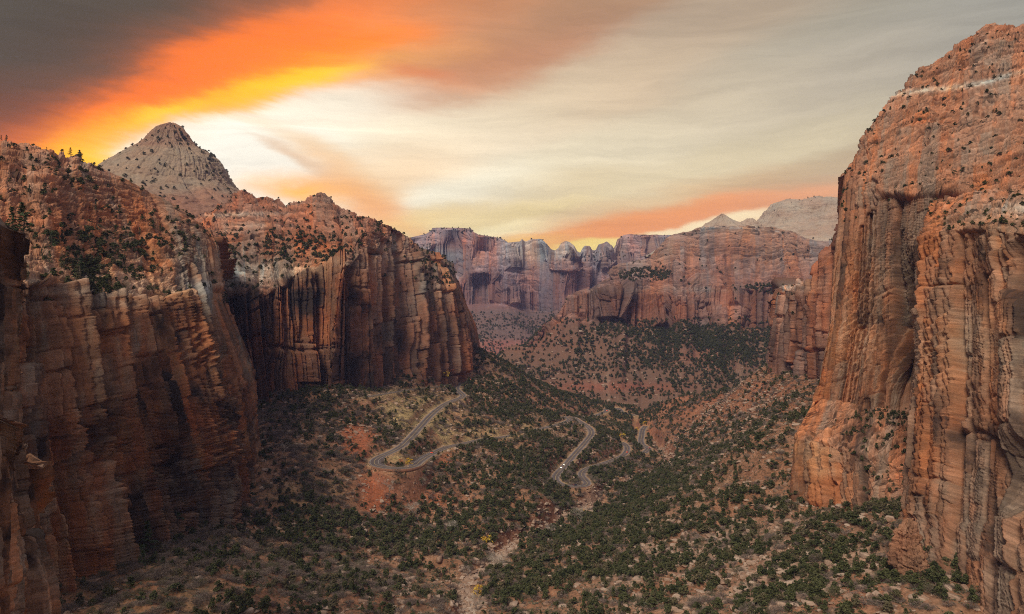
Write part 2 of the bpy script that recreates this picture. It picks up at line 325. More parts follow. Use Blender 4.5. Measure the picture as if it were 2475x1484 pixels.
    D = amp * ((cliff * d * cliff_amp + (1 - cliff) * e * slope_amp) * (1 - soil) + soil * tl_)
    if edge is not None:
        qx, qy = prj(P); D = D * (.3 + .7 * sstep(0, 60, qx - np.interp(qy, edge[0], edge[1])))
    if edge_r is not None:
        qx, qy = prj(P); D = D * (.3 + .7 * sstep(-5, 70, np.interp(qy, edge_r[0], edge_r[1]) - qx))
    if topfade: D = D * (1 - topfade * sstep(len(cols[0]) - 2.3, len(cols[0]) - .8, vrow)[:, None])
    px, py = prj(P)
    for (x, y, rx, ry, v) in dents: D = D - v * np.exp(-(((px - x) / rx) ** 2 + ((py - y) / ry) ** 2) ** 2)
    P = P + Nn * D[..., None]
    N2 = grid_normals(P) * (-1 if flip else 1)
    px, py = prj(P)
    tint, vr = tintf(px, py, s, h, Nn, N2, vrow[:, None] + 0 * s)
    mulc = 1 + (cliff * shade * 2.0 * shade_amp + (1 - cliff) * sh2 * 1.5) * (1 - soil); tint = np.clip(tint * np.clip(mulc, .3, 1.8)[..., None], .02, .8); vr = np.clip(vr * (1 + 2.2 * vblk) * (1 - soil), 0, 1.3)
    hw = np.clip(hue, -.5, .5)[..., None] * (1 - soil)[..., None] * np.array([.9, .9, .9]); tint = tint * (1 + hw * np.array([.5, -.15, -.7]))
    suv = np.stack([s, hd, 0 * s], -1)
    o = mesh_obj(name, P, grid_faces(nv, nu) if not flip else grid_faces(nv, nu)[:, ::-1], mat, attrs={'tint': np.concatenate([tint, np.ones(tint.shape[:2] + (1,))], -1).reshape(-1, 4), 'varn': (vr * varn + 0 * s).ravel(), 'suv': suv.reshape(-1, 3)})
    tag(o, kind='structure')
    LOFT[o.name] = (P, N2, Nn, px, py, vrow)
    return o
def mix3(a, b, f): return a * (1 - f[..., None]) + np.asarray(b)[None, None] * f[..., None]
RED = (.32, .175, .105); ORG = (.42, .19, .095); WHT = (.52, .42, .34); BRN = (.23, .125, .085); SOIL = (.38, .20, .125); REDS = (.33, .095, .050)
def const(c, s): return np.zeros(s.shape + (3,)) + np.asarray(c)

m_near = rock_mat('sandstone_near', .62, 1.0, .6, .6)
m_left = rock_mat('sandstone_left', .8, .8, .5, .6)
m_mid = rock_mat('sandstone_mid', 1.3, .8, .3, .6)
m_far = rock_mat('sandstone_far', 2.6, .6, .2, .5)
m_vfar = rock_mat('sandstone_distant', 5.0, .5, .0, .4)
HAZE = 5.2e-5

# ================================================================== ROCK MASSES
def tintA(px, py, s, h, Nb, N2, vr):
    c = const((.33, .17, .10), s); c = mix3(c, (.33, .27, .21), np.clip(.1 + fbm(px / 22, py / 90, seed=13) * 1.5, 0, .6)); bench = 0
    c = mix3(c, WHT, np.clip(gauss_field(px, py, [(250, 700, 260, 30, 1.), (400, 712, 150, 30, 1.1), (230, 660, 150, 45, .8), (480, 700, 70, 30, .8)]) * (.5 + .9 * fbm(px / 60, py / 18, seed=4)), 0, .8))
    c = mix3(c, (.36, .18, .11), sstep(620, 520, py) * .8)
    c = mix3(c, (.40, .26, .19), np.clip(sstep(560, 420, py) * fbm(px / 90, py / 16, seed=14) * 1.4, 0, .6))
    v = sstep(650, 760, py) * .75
    return c, v
A = [
 [(-150,1600,330),(-200,1100,320),(-200,700,350),(-200,610,420),(-200,450,500),(-200,325,580)],
 [(40,1530,360),(10,1050,350),(-20,680,365),(-20,600,420),(-20,470,500),(-20,340,590)],
 [(140,1480,390),(90,1050,385),(60,680,390),(60,605,450),(50,475,520),(50,346,605)],
 [(275,1385,430),(180,1000,410),(140,680,420),(120,610,470),(110,480,530),(110,358,620)],
 [(390,1290,490),(310,1000,470),(260,712,480),(230,640,520),(200,520,570),(180,378,640)],
 [(500,1205,550),(430,980,530),(370,720,540),(330,650,570),(300,560,610),(265,412,660)],
 [(570,1180,600),(510,960,580),(450,718,585),(430,640,605),(390,560,640),(350,452,690)],
 [(605,1165,640),(565,940,620),(500,718,620),(485,632,640),(460,560,665),(435,500,705)],
 [(630,1145,680),(602,920,660),(530,730,655),(519,640,670),(512,590,690),(492,547,715)],
 [(612,1100,760),(590,900,740),(526,740,730),(515,650,740),(508,600,750),(488,556,760)],
 [(540,1050,900),(530,900,900),(500,760,900),(490,680,900),(480,620,900),(460,580,900)]]
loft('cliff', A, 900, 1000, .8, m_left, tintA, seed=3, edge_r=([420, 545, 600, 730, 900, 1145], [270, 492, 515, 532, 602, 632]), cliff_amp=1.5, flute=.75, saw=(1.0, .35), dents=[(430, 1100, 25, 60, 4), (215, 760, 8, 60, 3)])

def tintF(px, py, s, h, Nb, N2, vr):
    c = const((.36, .25, .185), s); return mix3(c, RED, np.clip(.5 + fbm(px / 30, py / 60, seed=9), 0, .6)), 0 * s + .7
F1 = [[(-120,1500,150),(-120,1000,150),(-120,700,155),(-120,480,165)],
 [(-20,1540,175),(-40,1000,172),(-30,700,172),(-20,520,178)],
 [(70,1520,205),(18,1010,200),(0,760,200),(5,545,205)],
 [(140,1540,225),(68,1050,215),(8,780,215),(14,560,218)],
 [(128,1480,245),(60,1060,240),(-10,800,240),(0,580,240)]]
# low foreground buttress and the pale rib above it
F1a = [[(-140,1800,150),(-140,1400,150),(-140,1150,155),(-140,990,165)],
 [(-20,1800,175),(-20,1400,175),(-20,1150,178),(-25,1000,185)],
 [(60,1800,195),(45,1400,195),(20,1150,198),(10,1012,205)],
 [(150,1800,215),(118,1400,212),(62,1180,212),(52,1062,216)],
 [(160,1800,228),(134,1460,226),(80,1240,226),(66,1120,228)],
 [(100,1800,250),(90,1460,250),(50,1300,250),(40,1150,250)]]
loft('cliff_fin', F1a, 220, 420, .30, m_near, tintF, seed=12, back=(.15, .3))
F1b = [[(-120,1250,230),(-120,1000,230),(-120,700,235),(-120,500,245)],
 [(-30,1250,255),(-30,1000,250),(-25,740,252),(-20,525,258)],
 [(10,1250,270),(2,1000,268),(8,740,268),(2,560,272)],
 [(45,1250,285),(16,1000,282),(26,690,280),(26,628,284)],
 [(10,1250,310),(0,1000,310),(8,760,310),(5,660,310)]]
loft('cliff_fin', F1b, 160, 400, .32, m_near, tintF, seed=15, back=(.15, .3))

def tintB(px, py, s, h, Nb, N2, vr):
    c = const((.35, .165, .10), s); c = mix3(c, (.30, .23, .18), np.clip(fbm(px / 26, py / 80, seed=15) * 1.5, 0, .6))
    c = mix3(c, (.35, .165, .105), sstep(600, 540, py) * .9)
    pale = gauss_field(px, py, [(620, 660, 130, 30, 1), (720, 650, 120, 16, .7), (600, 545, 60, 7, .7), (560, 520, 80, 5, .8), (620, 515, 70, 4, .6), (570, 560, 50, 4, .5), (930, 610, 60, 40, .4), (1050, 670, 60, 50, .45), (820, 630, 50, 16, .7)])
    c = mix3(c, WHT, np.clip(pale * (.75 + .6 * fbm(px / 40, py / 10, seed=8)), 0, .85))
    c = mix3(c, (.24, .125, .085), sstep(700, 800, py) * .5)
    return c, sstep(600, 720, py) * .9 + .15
B = [
 [(440,1000,880),(440,860,880),(440,720,880),(440,590,960),(440,560,1060),(440,530,1200)],
 [(520,1000,875),(515,860,880),(505,716,890),(495,588,980),(490,545,1090),(520,500,1225)],
 [(600,995,880),(580,860,890),(558,712,900),(540,585,1000),(545,530,1120),(566,458,1250)],
 [(655,985,900),(650,850,905),(640,704,920),(640,580,1020),(640,530,1120),(620,466,1250)],
 [(695,975,915),(690,850,920),(680,685,930),(680,577,1030),(685,530,1115),(680,486,1230)],
 [(735,960,935),(725,840,935),(714,660,940),(725,575,1030),(730,530,1110),(728,482,1205)],
 [(790,935,960),(785,830,960),(780,644,968),(780,590,1020),(772,535,1100),(770,466,1180)],
 [(850,940,965),(850,800,970),(846,640,985),(848,600,1010),(840,550,1060),(826,494,1165)],
 [(905,935,990),(900,780,1005),(888,600,1030),(880,560,1060),(878,545,1100),(885,524,1150)],
 [(960,908,1050),(955,760,1070),(950,620,1095),(940,575,1120),(940,558,1150),(940,541,1180)],
 [(1020,890,1130),(1015,780,1150),(1005,690,1170),(1000,622,1200),(992,600,1230),(990,578,1260)],
 [(1085,870,1230),(1080,790,1240),(1070,704,1260),(1060,660,1290),(1055,640,1310),(1055,615,1330)],
 [(1138,856,1330),(1128,780,1340),(1112,716,1350),(1103,684,1360),(1098,662,1370),(1094,640,1380)],
 [(1158,848,1390),(1144,775,1390),(1122,728,1390),(1113,704,1395),(1108,692,1400),(1104,676,1410)],
 [(1140,845,1540),(1125,790,1540),(1105,740,1540),(1098,715,1540),(1092,702,1540),(1086,690,1540)],
 [(1060,845,1800),(1050,800,1800),(1040,760,1800),(1030,730,1800),(1020,720,1800),(1010,710,1800)]]
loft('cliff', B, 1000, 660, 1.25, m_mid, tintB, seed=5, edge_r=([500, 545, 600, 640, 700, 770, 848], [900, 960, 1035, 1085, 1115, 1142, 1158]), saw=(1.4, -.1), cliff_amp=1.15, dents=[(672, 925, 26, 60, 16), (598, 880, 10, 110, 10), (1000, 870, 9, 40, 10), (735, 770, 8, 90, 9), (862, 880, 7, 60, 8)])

# red buttes that top its ridge
def butte(name, levels, Y, depth, nu, nv, sc_, mat, tintf, seed, flat=0., skew=0.):
    """levels: (y, x_left, x_right) as measured; a closed rounded mountain around its own axis"""
    lv = np.array(levels, float); yy = np.linspace(lv[0, 0], lv[-1, 0], nv); yl = lv[::-1, 0] if lv[0, 0] > lv[-1, 0] else lv[:, 0]
    od = np.argsort(lv[:, 0]); xl = np.interp(yy, lv[od, 0], lv[od, 1]); xr = np.interp(yy, lv[od, 0], lv[od, 2])
    th = np.linspace(-math.pi, math.pi, nu)
    cx = (xl + xr) / 2; rx = (xr - xl) / 2
    Z = (CY - yy) / F * Y; Xc = (cx - CX) / F * Y; R = rx / F * Y
    X = Xc[:, None] + R[:, None] * np.sin(th)[None]; Yy = Y - R[:, None] * depth * np.cos(th)[None]; Zz = Z[:, None] + 0 * X
    top = np.array([[Xc[-1], Y, Z[-1]]]); P = np.stack([X, Yy, Zz], -1)
    P = np.concatenate([P, np.repeat(top[None], nu, 1)], 0); vr = np.arange(nv + 1)
    Nn = grid_normals(P); c = np.array([Xc.mean(), Y, 0]); 
    if ((P - c)[..., :2] * Nn[..., :2]).sum(-1).mean() < 0: Nn = -Nn; flip = True
    else: flip = False
    s = th[None] * R.max() + 0 * P[..., 2]; h = P[..., 2]; Ls = sc_; X, Yy = P[..., 0], P[..., 1]
    D = 5 * Ls * fbm(X / (40 * Ls), Yy / (40 * Ls), h / (40 * Ls), o=5, seed=seed)
    lz = (h + 6 * Ls * fbm(X / (60 * Ls), Yy / (60 * Ls), h / (30 * Ls), seed=seed + 4)) / (6 * Ls); fr = lz - np.floor(lz)
    D += 1.6 * Ls * (np.minimum(fr * 1.2, (1 - fr) * 6) - .4) * np.clip(.3 + 1.2 * vn(X / (14 * Ls), Yy / (14 * Ls), h / (14 * Ls), seed=seed), 0, 1.4)
    for W_, H_, o_ in ((24, 9, 1.6 if sc_ > 1.5 else 3.), (8, 3.2, .9 if sc_ > 1.5 else 1.5)):
        g, r = cells(s / (W_ * Ls) + .4 * h / (W_ * Ls), (h + 3 * Ls * fbm(s / (20 * Ls), h / (20 * Ls), o=2, seed=seed)) / (H_ * Ls), seed + 71); D += o_ * Ls * (r[0] + r[1] * r[3]) - .3 * o_ * Ls * np.exp(-(g / .07) ** 2)
    rg = 1 - np.abs(fbm(s / (45 * Ls), h / (200 * Ls), o=4, seed=seed + 33)) * 2.4; D -= 1.8 * Ls * np.clip(rg, 0, 1) ** 4
    steep = 1 - sstep(.4, .75, Nn[..., 2])
    for (W, H) in ((24, 50), (8, 18), (3, 6)):
        c_, r_, u_, v_, w_ = blocks(s / (W * Ls), (h + .2 * s) / (H * Ls), seed + W); D += (.35 if sc_ > 1.5 else 1) * steep * Ls * W * (.35 * (hsh(c_, r_, 3, seed) - .5) + .3 * (u_ - .5) * (hsh(c_, r_, 4, seed) - .3) - .2 * np.exp(-(np.minimum(u_, 1 - u_) * W / 1.) ** 2) - .1 * np.exp(-(np.minimum(v_, 1 - v_) * H / .8) ** 2))
    P = P + Nn * D[..., None]; N2 = grid_normals(P) * (-1 if flip else 1); px, py = prj(P)
    tint, va = tintf(px, py, s, h, Nn, N2, vr[:, None] + 0 * s)
    fc = grid_faces(nv + 1, nu); fc = fc[:, ::-1] if flip else fc
    o = mesh_obj(name, P, fc, mat, attrs={'tint': np.concatenate([tint, np.ones(tint.shape[:2] + (1,))], -1).reshape(-1, 4), 'varn': (va + 0 * s).ravel(), 'suv': np.stack([s, h, 0 * s], -1).reshape(-1, 3)})
    tag(o, kind='structure'); LOFT[o.name] = (P, N2, Nn, px, py, vr); return o
def tintP(px, py, s, h, Nb, N2, vr):
    c = const((.38, .30, .225), s); c = mix3(c, (.37, .19, .13), sstep(440, 485, py + 14 * fbm(px / 50, py / 20, seed=2)) * .85)
    c = mix3(c, (.33, .20, .14), sstep(362, 345, py) * .7); return c, .1 + 0 * s
butte('mountain', [(640,60,760),(560,120,700),(500,160,640),(470,195,592),(450,215,566),(430,240,556),(410,265,543),(390,292,530),(372,318,510),(355,342,484),(340,357,466),(322,370,450),(311,382,440),(304,400,428),(301,412,418)], 1750, .9, 700, 420, 1.9, rock_mat('sandstone_dome', 1.9, .7, .5, .5), tintP, 41)

def tintM(px, py, s, h, Nb, N2, vr):
    c = const((.25, .145, .118), s)
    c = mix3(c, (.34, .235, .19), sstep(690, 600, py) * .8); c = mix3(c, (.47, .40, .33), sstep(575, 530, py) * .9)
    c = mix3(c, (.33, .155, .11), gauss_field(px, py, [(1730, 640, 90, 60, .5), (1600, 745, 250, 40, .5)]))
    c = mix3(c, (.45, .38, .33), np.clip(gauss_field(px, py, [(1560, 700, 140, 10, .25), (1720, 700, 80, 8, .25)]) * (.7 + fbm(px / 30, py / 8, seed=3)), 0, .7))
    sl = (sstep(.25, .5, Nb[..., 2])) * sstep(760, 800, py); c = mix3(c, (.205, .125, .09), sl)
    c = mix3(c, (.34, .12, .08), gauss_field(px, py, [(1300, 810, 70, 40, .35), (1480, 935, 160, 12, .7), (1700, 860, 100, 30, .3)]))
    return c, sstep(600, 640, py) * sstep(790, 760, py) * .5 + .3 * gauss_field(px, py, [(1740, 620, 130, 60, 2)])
def Mc(x, f, m, b, t, l, w, r, k):
    b = (b[0] + 9 * math.sin(x * .045), b[1] + 14 * math.sin(x * .06)); t = (t[0], t[1] + 22 * math.sin(x * .037)); l = (l[0], min(l[1], t[1] + 42 + 25 * math.sin(x * .02)))
    w = (w[0], w[1] - 40)   # eight (y, Y) stations up one column
    return [(x, *f), (x, *m), (x, *b), (x, *t), (x, *l), (x, *w), (x, *r), (x, *k)]
M = [Mc(1120,(960,1900),(925,2000),(905,2100),(903,2150),(902,2200),(901,2250),(900,2300),(900,2350)),
 Mc(1180,(955,1880),(905,2000),(885,2100),(883,2150),(882,2200),(881,2250),(880,2300),(880,2350)),
 Mc(1225,(950,1850),(895,2000),(862,2100),(860,2130),(859,2180),(858,2230),(857,2280),(857,2330)),
 Mc(1290,(965,1800),(890,1980),(825,2080),(822,2100),(821,2150),(820,2200),(819,2250),(818,2350)),
 Mc(1345,(975,1780),(880,1970),(785,2080),(764,2100),(762,2150),(761,2200),(760,2250),(759,2350)),
 Mc(1375,(978,1770),(870,1960),(768,2080),(726,2100),(722,2150),(721,2200),(720,2250),(719,2350)),
 Mc(1430,(980,1760),(870,1950),(765,2085),(706,2110),(702,2200),(700,2230),(699,2280),(698,2400)),
 Mc(1475,(983,1750),(870,1930),(775,2085),(702,2110),(688,2200),(676,2260),(672,2300),(668,2400)),
 Mc(1495,(985,1750),(870,1930),(782,2080),(700,2110),(682,2200),(655,2260),(645,2300),(638,2400)),
 Mc(1560,(985,1750),(875,1920),(792,2070),(708,2110),(672,2220),(650,2280),(635,2330),(624,2450)),
 Mc(1610,(985,1740),(880,1920),(788,2070),(712,2110),(668,2250),(632,2330),(595,2380),(578,2500)),
 Mc(1650,(985,1740),(880,1920),(788,2070),(716,2110),(672,2270),(636,2340),(582,2390),(560,2520)),
 Mc(1700,(985,1740),(880,1910),(788,2080),(726,2120),(684,2290),(636,2345),(570,2400),(546,2550)),
 Mc(1760,(985,1740),(880,1900),(788,2090),(735,2130),(690,2300),(640,2350),(562,2410),(543,2600)),
 Mc(1830,(980,1740),(875,1900),(790,2100),(738,2140),(694,2310),(640,2355),(560,2420),(548,2600)),
 Mc(1900,(970,1740),(870,1900),(795,2110),(740,2150),(700,2320),(645,2360),(568,2430),(552,2600)),
 Mc(1970,(960,1740),(865,1900),(795,2120),(742,2160),(704,2330),(655,2360),(600,2430),(580,2600)),
 Mc(2040,(950,1740),(860,1900),(795,2130),(745,2170),(708,2340),(660,2370),(600,2440),(580,2600)),
 Mc(2200,(950,1740),(860,1900),(795,2130),(745,2170),(708,2340),(660,2370),(600,2440),(580,2600))]
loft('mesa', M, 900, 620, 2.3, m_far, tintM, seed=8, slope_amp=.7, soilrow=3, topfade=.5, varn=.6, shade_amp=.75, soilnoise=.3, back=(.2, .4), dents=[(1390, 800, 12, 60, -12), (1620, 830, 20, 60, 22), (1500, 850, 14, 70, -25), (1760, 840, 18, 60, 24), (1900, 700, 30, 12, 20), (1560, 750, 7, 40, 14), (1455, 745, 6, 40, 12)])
def tintW(px, py, s, h, Nb, N2, vr): return mix3(const((.50, .435, .36), s), (.40, .30, .24), np.clip(.3 + fbm(px / 50, py / 12, seed=6), 0, .5)), .05 + 0 * s
m_dome = rock_mat('sandstone_white_dome', 2.6, .6, .5, .5)
butte('mountain', [(620,1560,1960),(570,1640,1870),(548,1695,1800),(540,1707,1786),(530,1722,1768),(520,1737,1752),(517,1742,1748)], 2640, .8, 360, 160, 2.4, m_dome, tintW, 51)
butte('mountain', [(700,1650,2500),(600,1760,2400),(548,1820,2330),(530,1836,2300),(512,1850,2290),(500,1862,2270),(492,1872,2250),(488,1890,2220),(487,1960,2200)], 2900, .7, 800, 300, 2.8, m_dome, tintW, 57)
butte('mountain', [(600,1750,1900),(552,1775,1850),(538,1785,1834),(532,1795,1826),(529,1802,1820)], 2800, .8, 160, 90, 2.4, m_dome, tintW, 59)

def tintT(px, py, s, h, Nb, N2, vr):
    n = fbm(px / 60, py / 30, seed=31)
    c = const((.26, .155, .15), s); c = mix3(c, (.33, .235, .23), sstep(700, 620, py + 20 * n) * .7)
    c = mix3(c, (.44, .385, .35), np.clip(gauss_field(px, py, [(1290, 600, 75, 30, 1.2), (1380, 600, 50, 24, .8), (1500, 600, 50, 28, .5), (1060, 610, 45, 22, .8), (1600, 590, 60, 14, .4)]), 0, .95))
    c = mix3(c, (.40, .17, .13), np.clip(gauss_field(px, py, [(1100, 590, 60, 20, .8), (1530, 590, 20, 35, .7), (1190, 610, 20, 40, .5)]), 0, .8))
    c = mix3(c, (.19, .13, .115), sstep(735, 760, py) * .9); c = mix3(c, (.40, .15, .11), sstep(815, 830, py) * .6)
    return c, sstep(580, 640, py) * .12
sk = [(900,600),(960,586),(990,573),(1030,564),(1040,557),(1046,550),(1090,549),(1136,551),(1146,560),(1160,566),(1195,571),(1215,577),(1228,584),(1255,582),(1262,576),(1270,582),(1282,577),(1308,576),(1322,588),(1333,600),(1342,603),(1348,598),(1356,586),(1366,581),(1376,582),(1388,592),(1396,606),(1402,608),(1408,598),(1415,592),(1424,592),(1432,602),(1440,602),(1446,590),(1456,586),(1467,582),(1476,590),(1484,600),(1488,590),(1494,576),(1506,568),(1520,565),(1560,566),(1600,567),(1640,568),(1720,575),(1800,600)]
T = []
for (x, y) in sk:
    tow = 1 if 1215 < x < 1490 else 0; wy = 640 + 25 * math.sin(x * .04); f = 745 + 12 * math.sin(x * .02) - (x - 1200) * .02
    T.append([(x, 880, 2900), (x, 835 - (x-1200)*.03, 3200), (x, f, 3850 + 60 * math.sin(x * .045)), (x, f - 45, 3900 + 60 * math.sin(x * .045)), (x, 660 - 10 * tow, 3960 + 120 * math.sin(x * .03 + 1)), (x, min(y + 42, 650), 4080 + 80 * math.sin(x * .06)), (x, y + (6 if not tow else 12), 4140 + 90 * math.sin(x * .08)), (x, y, 4200 + 90 * math.sin(x * .08))])
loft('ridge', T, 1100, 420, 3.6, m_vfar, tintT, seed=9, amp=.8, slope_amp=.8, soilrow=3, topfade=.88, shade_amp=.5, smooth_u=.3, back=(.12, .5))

def tintR2(px, py, s, h, Nb, N2, vr):
    c = const((.36, .18, .125), s); c = mix3(c, WHT, np.clip(gauss_field(px, py, [(1920, 690, 60, 18, .6), (1900, 760, 30, 60, .2)]), 0, .7)); return c, .45 + 0 * s
R2 = [[(1960,860,1700),(1980,780,1700),(1990,730,1700),(2000,710,1700)],
 [(1875,860,1330),(1890,790,1330),(1900,730,1330),(1905,712,1330)],
 [(1848,872,1200),(1860,795,1200),(1876,722,1205),(1886,700,1225)],
 [(1870,880,1140),(1878,790,1140),(1890,704,1150),(1902,682,1180)],
 [(1925,890,1060),(1925,780,1070),(1932,700,1080),(1945,676,1120)],
 [(1965,896,1010),(1965,760,1020),(1970,684,1030),(1980,655,1060)],
 [(1990,900,980),(1988,740,990),(1990,650,1000),(1998,628,1030)],
 [(2015,910,940),(2010,740,945),(2010,600,950),(2018,570,980)],
 [(2060,930,890),(2060,740,890),(2060,560,890),(2070,500,920)],
 [(2180,950,860),(2180,740,860),(2180,560,860),(2190,480,900)]]
loft('cliff', R2, 300, 420, 1.2, m_mid, tintR2, seed=14, dents=[(1945, 790, 6, 60, 6), (1900, 800, 5, 60, 6)])

def tintR1(px, py, s, h, Nb, N2, vr):
    n = fbm(px / 80, py / 40, seed=5)
    c = const((.37, .20, .125), s); c = mix3(c, (.36, .185, .115), sstep(620, 480, py) * .7)
    c = mix3(c, (.50, .34, .23), np.clip(gauss_field(px, py, [(2340, 830, 160, 90, .6), (2040, 820, 60, 60, .5), (1960, 1090, 60, 60, .8), (2400, 560, 80, 50, .5)]), 0, .8))
    # pale band that crosses the upper slope
    yb = np.interp(px, [2060, 2160, 2280, 2380, 2475, 2600], [262, 226, 214, 200, 172, 150]); c = mix3(c, (.56, .47, .38), np.exp(-((py - yb + 6 * n) / 6.) ** 2) * .8)
    c = mix3(c, (.55, .45, .36), np.clip(gauss_field(px, py, [(2460, 505, 60, 18, .8), (1990, 1060, 40, 20, .6), (2000, 1140, 40, 12, .5)]), 0, .8))
    v = sstep(470, 600, py) * .75 + gauss_field(px, py, [(2110, 700, 50, 60, .5), (2100, 620, 60, 100, .3), (2300, 620, 60, 30, .5)])
    sl = sstep(.45, .7, Nb[..., 2]) * sstep(960, 1000, py); c = mix3(c, (.38, .2, .13), sl * .7)
    return c, v
R1 = [[(2110,1150,900),(2110,1050,900),(2110,980,900),(2110,800,900),(2110,600,900),(2110,500,920),(2120,400,950)],
 [(1945,1160,660),(1955,1050,670),(1995,965,700),(2030,790,730),(2040,600,750),(2046,500,760),(2056,425,790)],
 [(1905,1190,560),(1918,1050,575),(1970,965,620),(2004,800,630),(2016,620,650),(2026,520,680),(2038,432,730)],
 [(1935,1205,540),(1945,1058,560),(1985,968,612),(2016,790,618),(2034,600,640),(2045,470,675),(2060,390,730)],
 [(1990,1210,515),(1995,1070,535),(2022,975,600),(2056,780,608),(2066,550,620),(2078,425,668),(2092,330,740)],
 [(2050,1215,490),(2055,1085,512),(2085,985,590),(2112,780,597),(2126,470,612),(2134,370,680),(2160,240,780)],
 [(2110,1220,470),(2122,1100,492),(2150,992,575),(2172,780,582),(2192,468,592),(2206,330,680),(2250,155,820)],
 [(2160,1225,455),(2172,1120,475),(2195,1000,568),(2212,800,574),(2236,466,582),(2256,325,680),(2300,122,830)],
 [(2230,1240,440),(2240,1130,460),(2250,1000,562),(2262,800,568),(2290,462,572),(2306,320,680),(2348,92,840)],
 [(2300,1250,420),(2310,1130,450),(2320,1000,556),(2330,800,560),(2356,462,560),(2376,300,660),(2395,66,830)],
 [(2360,1250,410),(2370,1130,440),(2380,1000,550),(2390,800,555),(2410,470,550),(2430,290,650),(2440,70,820)],
 [(2480,1250,400),(2480,1130,430),(2480,1000,540),(2480,800,545),(2490,470,540),(2510,280,640),(2520,72,810)],
 [(2800,1250,400),(2800,1130,430),(2800,1000,540),(2800,800,545),(2800,470,530),(2820,280,620),(2830,60,800)]]
R1 = [c[:-1] + [(c[-1][0], c[-1][1] - 10, c[-1][2])] for c in R1]
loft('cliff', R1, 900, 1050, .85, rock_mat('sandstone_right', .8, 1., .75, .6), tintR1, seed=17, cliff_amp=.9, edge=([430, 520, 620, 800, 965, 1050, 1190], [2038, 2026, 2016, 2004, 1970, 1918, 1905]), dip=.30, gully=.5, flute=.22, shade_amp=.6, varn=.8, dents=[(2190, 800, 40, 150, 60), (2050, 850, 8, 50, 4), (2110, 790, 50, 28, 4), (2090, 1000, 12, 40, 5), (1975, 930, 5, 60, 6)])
R1b = [[(2420,1700,560),(2420,1250,560),(2420,900,570),(2400,640,580),(2400,520,600)],
 [(2216,1640,370),(2232,1250,440),(2255,880,470),(2240,600,490),(2290,500,560)],
 [(2188,1620,335),(2206,1250,402),(2238,870,432),(2214,580,452),(2250,490,540)],
 [(2205,1650,322),(2225,1250,392),(2252,870,424),(2232,565,442),(2280,480,540)],
 [(2260,1700,300),(2285,1250,370),(2300,860,402),(2300,552,420),(2345,470,535)],
 [(2340,1750,275),(2360,1250,345),(2375,860,375),(2375,548,395),(2415,462,525)],
 [(2420,1800,258),(2425,1250,325),(2440,860,350),(2440,552,372),(2470,460,510)],
 [(2520,1800,240),(2520,1250,300),(2520,860,325),(2520,556,345),(2560,455,500)],
 [(2700,1800,230),(2700,1250,270),(2700,860,285),(2700,560,300),(2760,450,480)]]
loft('cliff', R1b, 520, 1050, .55, m_near, tintR1, seed=23, cliff_amp=.9, dip=.10, flute=.28, shade_amp=.65, varn=.85, back=(.25, -.02), dents=[(2465, 640, 34, 75, 15), (2455, 1150, 42, 90, 16), (2380, 1330, 9, 130, 5), (2330, 1000, 6, 110, 3), (2265, 640, 4, 60, 3)])
# loose pillars at the foot of the near wall
def pillar(levels, Y, seed, sc_=.5):
    butte('rock_pillar', levels, Y, .8, 160, 220, sc_, m_near, lambda px, py, s, h, Nb, N2, vr: (const((.40, .22, .14), s), .5 + 0 * s), seed)
pillar([(1640,2150,2240),(1480,2155,2236),(1400,2158,2232),(1330,2160,2224),(1280,2168,2214),(1262,2184,2206),(1252,2192,2202)], 345, 61)

# ================================================================== GROUND
road_main = [(1142,918.5,-124),(1131,920.5,-126),(1123,924,-127.5),(1109,930,-130),(1103,939.5,-132.5),(1112.5,949,-135),(1119.6,956,-136.5),(1112.5,962,-138),(1099,966.8,-139.5),(1073,978.5,-142),(1043,1002,-146),(1019.5,1027.7,-149.5),(996,1053.5,-152.5),(972.6,1077,-155),(944.5,1093,-157),(920,1103,-158.5),(905,1113,-160),(908,1124,-161),(937.5,1130.5,-162),(972.6,1131.5,-163),(1001,1126,-164.5),(1019.5,1112,-166.5),(1043,1098,-168.5),(1078,1081.6,-171.5),(1125,1071,-175),(1172,1060.6,-178),(1218.7,1055.9,-181),(1260,1048,-184),(1293,1040,-186),(1324,1032,-188),(1353.5,1024.4,-189.5),(1367,1019.5,-190.5),(1376,1015.6,-191.5),(1375,1012.5,-192),(1362,1010.5,-192.6),(1372,1007,-193.2),(1386,1009,-194),(1392.6,1013.6,-195),(1406,1022,-197),(1424,1034,-199),(1430,1046,-201),(1424,1057.6,-203),(1406,1079,-206),(1387,1100.6,-208.5),(1367,1124,-211),(1348,1143.6,-213),(1342,1156,-214),(1348,1166,-214.8),(1363,1173,-215.5),(1390.6,1176.8,-216.5),(1412,1174.5,-217.3),(1420,1168,-218),(1414,1160,-218.8),(1406,1149.5,-219.8),(1409,1139,-221),(1425.8,1130,-222.5),(1455,1121,-224.5),(1484,1111,-226.5),(1506,1100.6,-228.5),(1515.7,1088,-230),(1513.7,1077,-231.5),(1502,1069,-233)]
road_tunnel = [(880,960,-112),(929.6,952,-115),(967,945.7,-117.5),(998,941,-119.5),(1039,936.5,-122),(1061,934.5,-123.5),(1078,930,-124.5),(1097,922,-125.5)]
road_valley = [(1556,1095,-235),(1564,1088.5,-236),(1567,1083.5,-236.6),(1553,1075,-238),(1549,1065,-239.5),(1551,1052,-241),(1553,1040,-242.5),(1560,1030,-244)]
road_f1 = [(1400,1014,-212),(1411,1011,-213),(1412,1008,-214),(1402,1005.5,-215)]
road_f2 = [(1420,1013.5,-220),(1433.6,1006.8,-222),(1453,999,-224),(1465,993.5,-225),(1463,989.5,-226),(1448,987.5,-227)]
road_f3 = [(1490,986,-236),(1497,989,-237),(1504,997,-239),(1518,1000,-241),(1535,1004,-243)]
